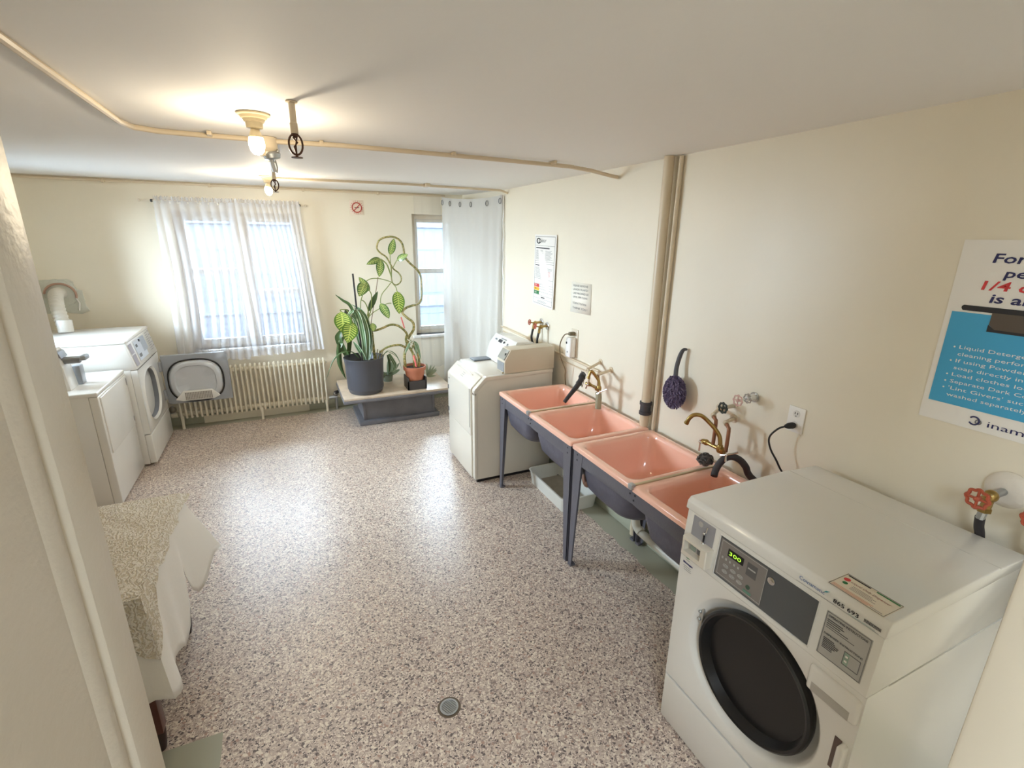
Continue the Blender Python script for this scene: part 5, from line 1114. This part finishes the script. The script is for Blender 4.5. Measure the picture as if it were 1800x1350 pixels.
for l, wd, m in (([(612, 628), (597, 600), (596.5, 588), (605, 577)], .075, darkleaf), ([(596, 612), (600, 600), (606, 590)], .05, strap_m), ([(612, 600), (613, 612), (610, 640), (611, 660)], .04, darkleaf)):
    strap(t, px(l, 5.62), wd, m)
strap(t, px([(595.5, 605), (596, 625), (599, 645), (608, 666)], 5.60), .055, darkleaf, 'drooping_leaf', side=Vector((1, 0, .2)))
strap(t, px([(617, 596), (613, 620), (611, 645), (611.5, 662)], 5.62), .045, darkleaf, 'drooping_leaf', side=Vector((1, 0, .2)))
strap(t, px([(684, 622), (688, 630), (694, 641), (692, 650), (688, 654)], 5.50), .045, strap_m, 'drooping_leaf')
strap(t, px([(681, 624), (684, 634), (685, 648), (683, 656)], 5.52), .03, darkleaf, 'drooping_leaf')
b = MB()
for (a, c) in (((664, 632), (668, 616)), ((668, 632), (673, 618)), ((661, 632), (664, 614)), ((671, 630), (676, 622))): b.tube([at(*a, y=5.47), at(*c, y=5.45)], [.008, .005], mat('dry_stalk', (168, 158, 118), .6), 7)
b.build('cut_stalks', t)

# --- small plant
SB = Vector((1.262, 5.40, .366))
t = thing('climbing_potted_plant', 'looping cane dieffenbachia in a small terracotta pot on the low table', 'potted plant', SB)
terra = mat('terracotta', (186, 116, 88), .6, bump=.1)
b = MB(); b.lathe([(.080, .04), (.086, .045), (.113, .215), (.126, .216), (.130, .258), (.120, .258), (.115, .238), (.108, .233)], SB, (0, 0, 1), terra, 32); b.build('terracotta_pot', t)
MB().lathe([(.0001, .238), (.110, .234)], SB, (0, 0, 1), soil, 24).build('soil', t)
b = MB(); b.box(SB.x-.108, SB.x+.108, SB.y-.105, SB.y-.090, .366, .47, mat('dark_tray', (62, 58, 58), .5)); b.box(SB.x-.108, SB.x-.095, SB.y-.105, SB.y+.1, .366, .51, mat('dark_tray', (62, 58, 58))); b.box(SB.x+.095, SB.x+.108, SB.y-.105, SB.y+.1, .366, .51, mat('dark_tray', (62, 58, 58))); b.box(SB.x-.1, SB.x+.1, SB.y-.1, SB.y+.1, .366, .40, mat('dark_tray', (62, 58, 58)))
b.build('pot_holder', t, label='dark square pot holder')
cane = [((712, 648, 5.40), (712, 641, 5.40), (711, 625, 5.42), (714, 612, 5.45), (716, 603, 5.47), (719, 592, 5.5), (727, 579, 5.55), (726, 567, 5.6), (715, 558, 5.66), (707, 549, 5.70), (714, 541, 5.76), (725, 537, 5.83), (735, 534, 5.9), (740.5, 526, 6.02), (741, 505, 6.03), (739, 484, 6.02), (731, 472, 5.98), (721, 463, 5.94), (712, 452, 5.92), (709, 436, 5.92), (705.5, 426, 5.92), (698, 419, 5.92), (688, 416, 5.92), (676, 417.5, 5.92), (667, 422, 5.92), (663, 430, 5.92), (663, 438, 5.92), (669, 445, 5.92), (679, 452, 5.92), (686, 464, 5.90), (692, 473, 5.89), (701, 480, 5.88), (705.5, 489, 5.87), (703, 497, 5.86), (696, 501, 5.86), (690, 497, 5.86), (688, 486, 5.87), (688, 470, 5.88))]
n = len(cane[0]); b = MB(); b.tube(px(cane[0], 0), [max(.0075, .017-.0105*i/n) for i in range(n)], cane_m, 10, smooth=5); b.build('cane', t, label='long looping cane')
for l, r0, r1 in (([(715, 600, 5.46), (715.5, 588, 5.48), (709, 579, 5.46), (698, 572, 5.45), (686, 571, 5.45), (673, 576.5, 5.45), (662, 580.5, 5.45), (655, 581, 5.47)], .0135, .012), ([(714, 612, 5.45), (708, 608, 5.42), (701, 606.5, 5.4), (688, 608, 5.4), (676, 613, 5.42), (668, 620, 5.44)], .013, .011),
                  ([(737, 646, 5.42), (737, 636, 5.42), (735, 625, 5.44), (729, 612, 5.45), (725, 602, 5.46), (721, 598, 5.47)], .014, .011), ([(729, 647, 5.40), (728, 638, 5.40), (726, 622, 5.42), (719, 610, 5.44), (714, 600, 5.46), (714, 590, 5.48)], .014, .013), ([(733, 646, 5.4), (733, 636, 5.4), (729, 625, 5.4), (724, 615, 5.42), (728, 600, 5.43)], .009, .007)):
    k = len(l); b = MB(); b.tube(px(l, 0), [r0+(r1-r0)*i/(k-1) for i in range(k)], cane_m, 10, smooth=5); b.build('cane', t)
sl = [((685.5, 448, 5.88), (692.5, 419, 5.80), .085), ((697.5, 457.5, 5.88), (717, 447, 5.80), .075), ((669, 455, 5.88), (644, 465, 5.78), .075), ((669, 456, 5.86), (666.5, 487, 5.72), .095),
      ((698, 512, 5.84), (702, 552, 5.68), .145), ((669, 533, 5.82), (684, 560, 5.70), .10)]
for k, (a, c, wd) in enumerate(sl): leaf(t, at(a[0], a[1], y=a[2]), at(c[0], c[1], y=c[2]), wd, lm_b if k == 4 else lm_a, arch=.12 if k != 2 else .22)
b = MB()
for l in ([(688.5, 488), (687, 470), (685.5, 448)], [(690, 472), (694, 464), (697.5, 457.5)], [(688, 486), (682, 468), (676, 460), (669, 455)], [(688, 488), (684, 476), (679, 464), (671, 457)], [(690, 497), (680, 493), (665, 489.5), (652, 490), (644, 494)], [(687, 497), (680, 506), (672, 516), (669, 525), (669, 533)], [(692, 500), (696, 505), (698, 512)], [(688, 533), (680, 534), (668, 542), (655, 550), (646, 560)]):
    b.tube(px(l, 5.86), .005, stem_m, 7, smooth=4)
b.build('petioles', t)
pk = mat('pink_plant_tag', (236, 120, 118), .5)
b = MB(); b.tube(px([(705, 557.5, 5.62), (711, 577, 5.60)], 0), .008, pk, 4); b.build('plant_tag', t, label='pink stick'); b = MB(); b.tube(px([(727, 625, 5.36), (732, 645, 5.36)], 0), .010, pk, 4); b.build('plant_tag', t, label='pink stick')
b = MB(); b.tube(px([(716, 596, 5.42), (722, 600, 5.40), (727, 597, 5.40), (724, 604, 5.40), (719, 601, 5.40), (726, 606, 5.4)], 0), .006, mat('pale_tie', (206, 206, 190), .6), 6, smooth=3); b.build('string_tie', t)
for l, wd in (([(727, 600), (733, 606), (737, 620), (740, 632)], .03), ([(722, 600), (716, 612), (712, 622)], .03), ([(729, 600), (731, 612), (733, 626)], .02)): strap(t, px(l, 5.40), wd, strap_m)
# plant standing behind, pale leaves right of the pots
BPp = Vector((1.02, 5.78, .366))
t = thing('low_potted_plant', 'small pale leafy plant on the table behind and between the two pots', 'potted plant', BPp)
MB().lathe([(.05, 0), (.065, .09), (.07, .09), (.06, .08)], BPp, (0, 0, 1), mat('grey_green_pot', (120, 128, 112), .6), 20, ).build('pot', t)
pale = mat('pale_green_leaf', (132, 150, 120), .5); random.seed(21)
for k in range(16):
    a = random.uniform(0, 2*PI); p = BPp+Vector((.02*math.cos(a), .02*math.sin(a), .07)); q = p+Vector((.13*math.cos(a), .09*math.sin(a), random.uniform(-.02, .20)))
    leaf(t, p, q, .035, pale, arch=.25)
t = thing('trailing_plant_spray', 'wispy pale trailing plant lying on the right end of the low table', 'plant', (1.50, 5.75, .366))
for k in range(12):
    a = random.uniform(-1.2, 1.6); p = Vector((1.50, 5.78, .37)); q = p+Vector((.12*math.cos(a), .10*math.sin(a)-.03, random.uniform(.02, .17)))
    leaf(t, p, q, .028, mat('wispy_green_leaf', (150, 158, 132), .5), arch=.3)

# ------------------------------------------------------------------ draped table on the left
TX1, TX0, TY0, TY1, TZ = -.625, -1.5, 1.945, 2.76, .742
wood = mat('mahogany', (86, 44, 36), .35, bump=.1, bscale=60)
t = thing('side_table', 'dark wooden table under a white cloth in the left foreground', 'table', ((TX0+TX1)/2, (TY0+TY1)/2, 0))
MB().box(TX0, TX1, TY0, TY1, TZ-.03, TZ, wood, .004).build('tabletop', t)
b = MB(); b.box(TX0+.04, TX1-.04, TY0+.04, TY1-.04, TZ-.11, TZ-.03, wood); b.build('table_apron', t)
for (x, y) in ((TX1-.045, TY0+.02), (TX1-.045, TY1-.12), (TX0+.05, TY0+.04), (TX0+.05, TY1-.1)):
    MB().prism([(x-.028, y-.028), (x+.028, y-.028), (x+.028, y+.028), (x-.028, y+.028)], 'z', .10, TZ-.03, wood, .003).build('leg', t)
    b = MB(); b.lathe([(.018, 0), (.024, .03), (.030, .09), (.027, .11)], (x, y, 0), (0, 0, 1), mat('dark_foot', (50, 30, 30), .4), 12); b.build('leg_foot', t)
cloth_m = mat('white_tablecloth', (236, 232, 226), .7, bump=.08, bscale=60)
def cloth(b, x0, x1, y0, y1, z, drop, m, corner=1.0, rip=.02, nf=13, seed=1, flare=.05, rows=12, near=1.0):
    random.seed(seed); ph = [random.uniform(0, 6) for _ in range(4)]
    per = []; k = 26
    cs = [(x1, y0), (x1, y1), (x0, y1), (x0, y0)]
    for i in range(4):
        a, c = cs[i], cs[(i+1) % 4]
        for j in range(k): f = j/k; per.append((a[0]+(c[0]-a[0])*f, a[1]+(c[1]-a[1])*f, i, f))
    rings = []
    n = len(per)
    for r in range(rows+1):
        v = r/rows; ring = []
        for j, (x, y, i, f) in enumerate(per):
            nx, ny = ((1, 0), (0, 1), (-1, 0), (0, -1))[i]; e = min(f, 1-f); cw = max(0, 1-e/.22)**1.6
            pi_ = ((0, -1), (1, 0), (0, 1), (-1, 0))[i] if f < .5 else ((0, 1), (-1, 0), (0, -1), (1, 0))[i]
            dx, dy = nx*(1-.29*cw)+pi_[0]*.70*cw, ny*(1-.29*cw)+pi_[1]*.70*cw
            dr = drop(i, f, cw); o = v*(.012+flare*cw*(corner if y > (y0+y1)/2 else corner*near))+rip*v*(.5+.5*math.sin(j*2*PI*nf/n+ph[0]))*(1+cw)
            ring.append(Vector((x+dx*o+nx*.004, y+dy*o+ny*.004, z-.002*(v > 0)-dr*v)))
        rings.append(ring)
    cap = [Vector((p.x, p.y, z)) for p in rings[0]]
    b.loft([cap]+rings, m, cap0=True)
b = MB()
def drop1(i, f, cw):
    if i == 0: return .50-.03*math.sin(f*9)+(-.05 if f < .5 else -.09)*cw+.03*math.sin(f*17)-.26*math.exp(-((f-.66)/.085)**2)
    return .48-.06*cw
cloth(b, TX0-.004, TX1+.006, TY0-.004, TY1+.004, TZ+.004, drop1, cloth_m, 2.9, .022, 16, 2, .055, near=.28)
b.build('tablecloth', label='plain white cloth draped over the dark table on the left', cat='tablecloth', ang=70, solid=.0015)
def lace():
    m = bpy.data.materials.new('leaf_brocade'); m.use_nodes = True; nt = m.node_tree; N = nt.nodes; K = nt.links; p = N['Principled BSDF']
    tc = N.new('ShaderNodeTexCoord'); wv = N.new('ShaderNodeTexWave'); wv.inputs['Scale'].default_value = 14; wv.inputs['Distortion'].default_value = 14; wv.inputs['Detail'].default_value = 4; wv.inputs['Detail Scale'].default_value = 2.6; K.new(tc.outputs['Object'], wv.inputs['Vector'])
    r = N.new('ShaderNodeValToRGB'); r.color_ramp.elements[0].position = .30; r.color_ramp.elements[0].color = L(214, 202, 180); r.color_ramp.elements[1].position = .5; r.color_ramp.elements[1].color = L(238, 231, 219)
    K.new(wv.outputs['Fac'], r.inputs[0]); K.new(r.outputs[0], p.inputs['Base Color']); p.inputs['Roughness'].default_value = .7
    bp = N.new('ShaderNodeBump'); bp.inputs['Strength'].default_value = .7; bp.inputs['Distance'].default_value = .012; K.new(wv.outputs['Fac'], bp.inputs['Height']); K.new(bp.outputs['Normal'], p.inputs['Normal'])
    return m
lace_m = lace()
b = MB()
def drop2(i, f, cw):
    if i == 0: return .035+.012*math.sin(f*20)+(.24*max(0, 1-f/.16)**.8)
    if i == 3: return .05+(.24*max(0, 1-(1-f)/.16)**.8)
    return .03
cloth(b, TX0-.010, TX1+.012, TY0-.012, TY1+.010, TZ+.014, drop2, lace_m, .8, .010, 30, 6, .03, 8, near=.8)
# crinkles on the top face
random.seed(8)
def crk(u, v):
    x = TX0+.0+(TX1-TX0+.006)*u; y = TY0+(TY1-TY0+.0)*v
    e = min(1, min(u, 1-u, v, 1-v)*14)
    return Vector((x, y, TZ+.0155+e*(.004*abs(math.sin(x*46+3*math.sin(y*22)))+.004*abs(math.sin(y*70+2.5*math.sin(x*30)+x*9))+.003*math.sin(x*21+y*31))))
b.grid(crk, 70, 70, lace_m)
b.build('brocade_cloth', label='crinkled cream leaf-patterned cloth lying on top of the white tablecloth', cat='tablecloth', ang=70)
